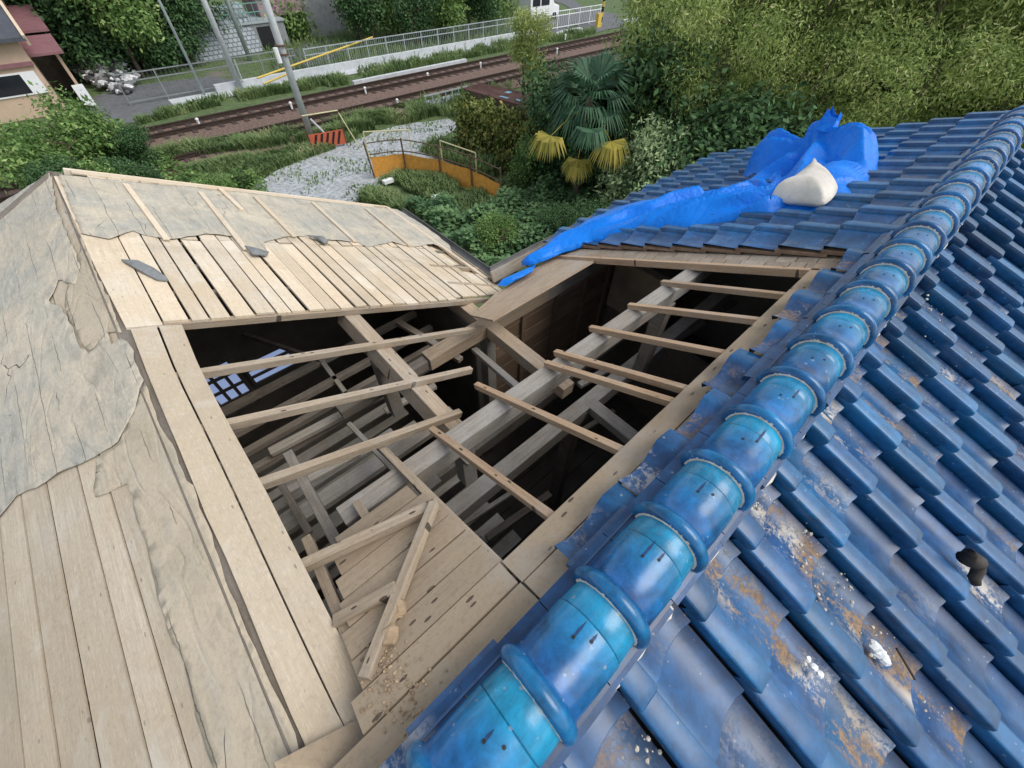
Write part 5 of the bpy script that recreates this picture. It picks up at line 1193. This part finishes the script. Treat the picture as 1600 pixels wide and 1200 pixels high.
# timber scraps in the grass
mb = MB(); a = gz(735, 326)
for i in range(5): mb.box((a.x-.5+i*.2, a.y-.35, G+.10), (a.x-.38+i*.2, a.y+.35, G+.14))
mb.box((a.x-.55, a.y-.30, G), (a.x+.5, a.y-.22, G+.1)); mb.box((a.x-.55, a.y+.22, G), (a.x+.5, a.y+.30, G+.1)); tag(mb.build('pallet', M['rafter_new']), 'broken brown pallet lying in the grass below the orange sheet', 'pallet')
for px, py, s, l in [(608, 290, .22, 'white foam scrap lying in the grass near the first fence post'), (688, 313, .35, 'pale plank end lying in the grass above the pallet')]:
    mb = MB(); a = gz(px, py); mb.box((a.x-s, a.y-.1, G+.12), (a.x+s, a.y+.12, G+.25)); tag(mb.build('scrap', M['white']), l, 'scrap')

# ================================================================ buildings and banks at the top
HB = thing('house', 'salmon rendered house with maroon lower roofs and a dark porch', 'house', (-4, 37, G))
fy = 34.2; xr = -.55; xs = .62; HU = 3.05
def slab(a, b, th, mat, nm):
    mb = MB(); (x0, y0, z0), (x1, y1, z1) = a, b
    tp = [(x0, y0, z0), (x1, y0, z0), (x1, y1, z1), (x0, y1, z1)]; mb.hexa(tp, [(x, y, z-th) for x, y, z in tp], tint=1); mb.build(nm, M[mat], HB)
mb = MB(); mb.box((-9, fy, G), (xr, fy+7, G+HU)); mb.build('wall', M['wall_orange'], HB)
mb = MB(); mb.box((xs-.14, fy+1.2, G), (xs, fy+5.0, G+2.3)); mb.build('porch_wall', M['wall_orange'], HB)
mb = MB(); mb.box((xr+.004, fy+3.4, G), (xs-.141, fy+3.5, G+2.3)); mb.build('porch_back', M['shade_dark'], HB)  # porch shade put into the dark back panel
slab((-9.4, fy-.5, G+HU+.1), (xr+.35, fy+3.4, G+HU+1.7), .15, 'slate', 'roof'); slab((-9.4, fy+7.5, G+HU+.1), (xr+.35, fy+3.402, G+HU+1.7), .15, 'slate', 'roof')
mb = MB(); mb.beam((xr+.36, fy-.55, G+HU+.16), (xr+.36, fy+3.4, G+HU+1.78), .12, .42); mb.beam((xr+.36, fy+3.402, G+HU+1.78), (xr+.36, fy+7.5, G+HU+.16), .12, .42); mb.build('barge_board', M['cream'], HB)
mb = MB(); mb.add([(xr+.02, fy, G+HU-.02), (xr+.02, fy+7, G+HU-.02), (xr+.02, fy+3.5, G+HU+1.5)], [(0, 1, 2)]); mb.build('gable_wall', M['cream'], HB)
slab((xr+.01, fy+.5, G+2.35), (xs+.25, fy+2.6, G+2.75), .10, 'maroon', 'lower_roof'); slab((xr+.01, fy+2.7, G+2.95), (xs+.3, fy+6.4, G+3.5), .12, 'maroon', 'lower_roof')
wm = MB(); wm.box((-3.6, fy-.06, G+.95), (xr-.2, fy-.01, G+1.85)); wo = wm.build('window', M['white'], HB)
wm = MB(); wm.box((-3.5, fy-.075, G+1.02), (-1.35, fy-.062, G+1.78)); wm.build('pane', M['glass'], wo)
mb = MB(); mb.box((-9, fy-.16, G+2.05), (xr-.02, fy-.005, G+2.2)); mb.build('awning', M['maroon'], HB)
mb = MB(); a = gz(118, 172); mb.box((a.x+.5, a.y+.2, G), (a.x+1.0, a.y+.7, G+.9)); tag(mb.build('crate', M['white']), 'white crate standing at the porch corner of the salmon house', 'crate')
# rubble bank
for k, (pix, n, lab) in enumerate([([(105, 98), (85, 60), (130, 62), (180, 95), (225, 128), (200, 150), (160, 146), (128, 128)], 750, 'bank')]):
    mb = MB(); P = [(v.x, v.y) for v in (gz(*p) for p in pix)]
    c = 0
    while c < n:
        x = random.uniform(min(p[0] for p in P), max(p[0] for p in P)); y = random.uniform(min(p[1] for p in P), max(p[1] for p in P))
        if not inside2(P, x, y): continue
        d = edge_d(P, x, y); lump(mb, Vector((x, y, G+.1+min(1.6, max(0, y-min(p[1] for p in P))*.16)*random.uniform(.6, 1))), random.choice((.07, .10, .14, .20, .26)), tint=random.choice((.15, .3, .5, .9, 1.5, 2.0))); c += 1
    tag(mb.build('rubble_bank', M['rock']), kind='stuff')
# block retaining wall
a = gz(308, 98); b = gz(412, 80); mb = MB(); hh = 2.6; u = (b-a); lean = Vector((-.1, .9, 0))
vs = [a, b, b+lean+Vector((0, 0, hh)), a+lean+Vector((0, 0, hh*.9))]; bk = Vector((0, .8, 0)); g_ = [(0, 0, 0), (u.length, 0, 0), (u.length, 2.8, 0), (0, 2.5, 0)]
mb.add(vs+[v+bk for v in vs], [(0, 1, 2, 3), (7, 6, 5, 4), (3, 2, 6, 7), (1, 5, 6, 2), (0, 3, 7, 4)], 0, 1.0, g_+g_); tag(mb.build('retaining_wall', M['block']), 'pale stone block retaining wall behind the poles', 'wall')
# works building with ladder and platform
q = gz(445, 78); WB = thing('works_building', 'grey concrete outbuilding with a green railed platform and ladder', 'building', (q.x, q.y+2, G))
mb = MB(); mb.box((q.x-3.2, q.y+1.0, G), (q.x+.9, q.y+4.5, G+1.5)); mb.build('wall', M['works'], WB)
mb = MB(); mb.box((q.x-1.2, q.y+.97, G), (q.x-.2, q.y+.995, G+1.3)); mb.build('door', M['black'], WB)
mb = MB(); mb.box((q.x-3.4, q.y+.9, G+1.502), (q.x+1.0, q.y+4.5, G+1.62)); mb.build('platform', M['steel'], WB)
mb = MB(); mb.box((q.x-.2, q.y+2.2, G+1.63), (q.x+3.1, q.y+5.5, G+4.2)); mb.build('upper_wall', M['pinkwall'], WB)
mb = MB(); 
for i in range(8): mb.box((q.x-3.2+i*.45-.02, q.y+.98, G+1.62), (q.x-3.2+i*.45+.02, q.y+1.02, G+2.6))
for z in (2.1, 2.58): mb.box((q.x-3.2, q.y+.97, G+z), (q.x+.2, q.y+1.03, G+z+.05))
mb.build('platform_rail', M['greenrail'], WB)
mb = MB()
for s in (-.2, .2): mb.box((q.x-2.4+s-.02, q.y+.86, G), (q.x-2.4+s+.02, q.y+.92, G+3.4))
for i in range(11): mb.box((q.x-2.6, q.y+.87, G+.3+i*.28), (q.x-2.2, q.y+.90, G+.33+i*.28))
mb.build('ladder', M['steel'], WB)
mb = MB(); mb.box((q.x-.1, q.y+2.1, G+2.6), (q.x+.9, q.y+2.18, G+3.4)); mb.build('white_panel', M['white'], WB)
mb = MB(); mb.box((q.x+3.2, q.y+2.4, G), (q.x+6.6, q.y+5.0, G+2.6)); mb.build('annex_wall', M['works'], WB)
q2 = gz(497, 52); mb = MB(); mb.box((q2.x-.8, q2.y-.3, G), (q2.x+1.0, q2.y+1.0, G+1.35)); mb.hexa([(q2.x-.9, q2.y-.4, G+1.36), (q2.x+1.1, q2.y-.4, G+1.36), (q2.x+1.1, q2.y+1.1, G+1.6), (q2.x-.9, q2.y+1.1, G+1.6)], [(q2.x-.9, q2.y-.4, G+1.355), (q2.x+1.1, q2.y-.4, G+1.355), (q2.x+1.1, q2.y+1.1, G+1.355), (q2.x-.9, q2.y+1.1, G+1.355)], tint=1)
tag(mb.build('kennel_box', M['black']), 'black box hut with a slanted lid beside the white draped sheet', 'box hut')
q3 = gz(524, 26); mb = MB(); n = 10; vs = []
for i in range(n+1):
    for j in range(2): vs.append((q3.x-.9+i*.18+(.0 if j else .02*i), q3.y+.15*math.sin(i*1.9), G+.1+j*2.6))
mb.add(vs+[(x, y+.05, z) for x, y, z in vs], [(2*i, 2*i+2, 2*i+3, 2*i+1) for i in range(n)]+[(2*(n+1)+2*i+1, 2*(n+1)+2*i+3, 2*(n+1)+2*i+2, 2*(n+1)+2*i) for i in range(n)]); tag(mb.build('draped_sheet', M['white'], smooth=True), 'white draped sheet hanging beside the bushes at the top', 'sheet')
me = leafmesh('hedge', 3500, [((0, 0, .9), (.5, .9, 1.0)), ((.1, .7, 1.6), (.5, .7, .8)), ((0, -.4, .5), (.6, .6, .5))], .2, .5, .2, .2, 14, .5, seed=301)
q4 = gz(462, 62); plant('climber_column', (trunk_mesh(1.5, .06, 2, 303, 1), me, M['leaf_mid']), 'narrow green climber column against the outbuilding', 'climber', (q4.x, q4.y, G), 1.5)
# white van
v0 = gz(842, 32); VN = thing('van', 'white van parked on the far road, dark windows', 'van', tuple(v0))
prof_ = [(-2.0, .35), (-2.0, 1.75), (-1.7, 1.95), (.7, 1.95), (1.25, 1.25), (1.95, 1.05), (2.0, .35)]
mb = MB(); vs = []
for y in (-.82, .82):
    for x, z in prof_: vs.append((v0.x+x, v0.y+y, G+z))
k = len(prof_); mb.add(vs, [tuple(range(k)), tuple(range(2*k-1, k-1, -1))]+[(i, k+i, k+(i+1) % k, (i+1) % k) for i in range(k)]); mb.build('body', M['white'], VN, bevel=.06)
mb = MB(); mb.box((v0.x-1.75, v0.y-.845, G+1.2), (v0.x-.75, v0.y-.825, G+1.7)); mb.box((v0.x-.6, v0.y-.845, G+1.2), (v0.x+.5, v0.y-.825, G+1.7)); mb.build('side_window', M['glass'], VN)
for x in (-1.3, 1.3):
    for y in (-.84, .70):
        mb = MB(); mb.tube([(v0.x+x, v0.y+y, G+.32), (v0.x+x, v0.y+y+.16, G+.32)], .32, 14); mb.build('wheel', M['black'], VN)
# level crossing signal
c = gz(938, 42); CS = thing('crossing_signal', 'yellow and black banded level crossing signal post', 'signal', tuple(c))
for i in range(10):
    mb = MB(); mb.tube([c+Vector((0, 0, i*.36)), c+Vector((0, 0, i*.36+.355))], .11, 8); mb.build('band', M['black'] if i % 2 else M['yellow'], CS)
mb = MB(); mb.box((c.x-.45, c.y-.08, G+2.3), (c.x+.45, c.y+.08, G+2.6)); mb.build('signal_head', M['yellow'], CS)
mb = MB(); mb.box((c.x-.6, c.y-.12, G), (c.x-.12, c.y+.2, G+1.0)); mb.build('control_box', M['yellow'], CS)
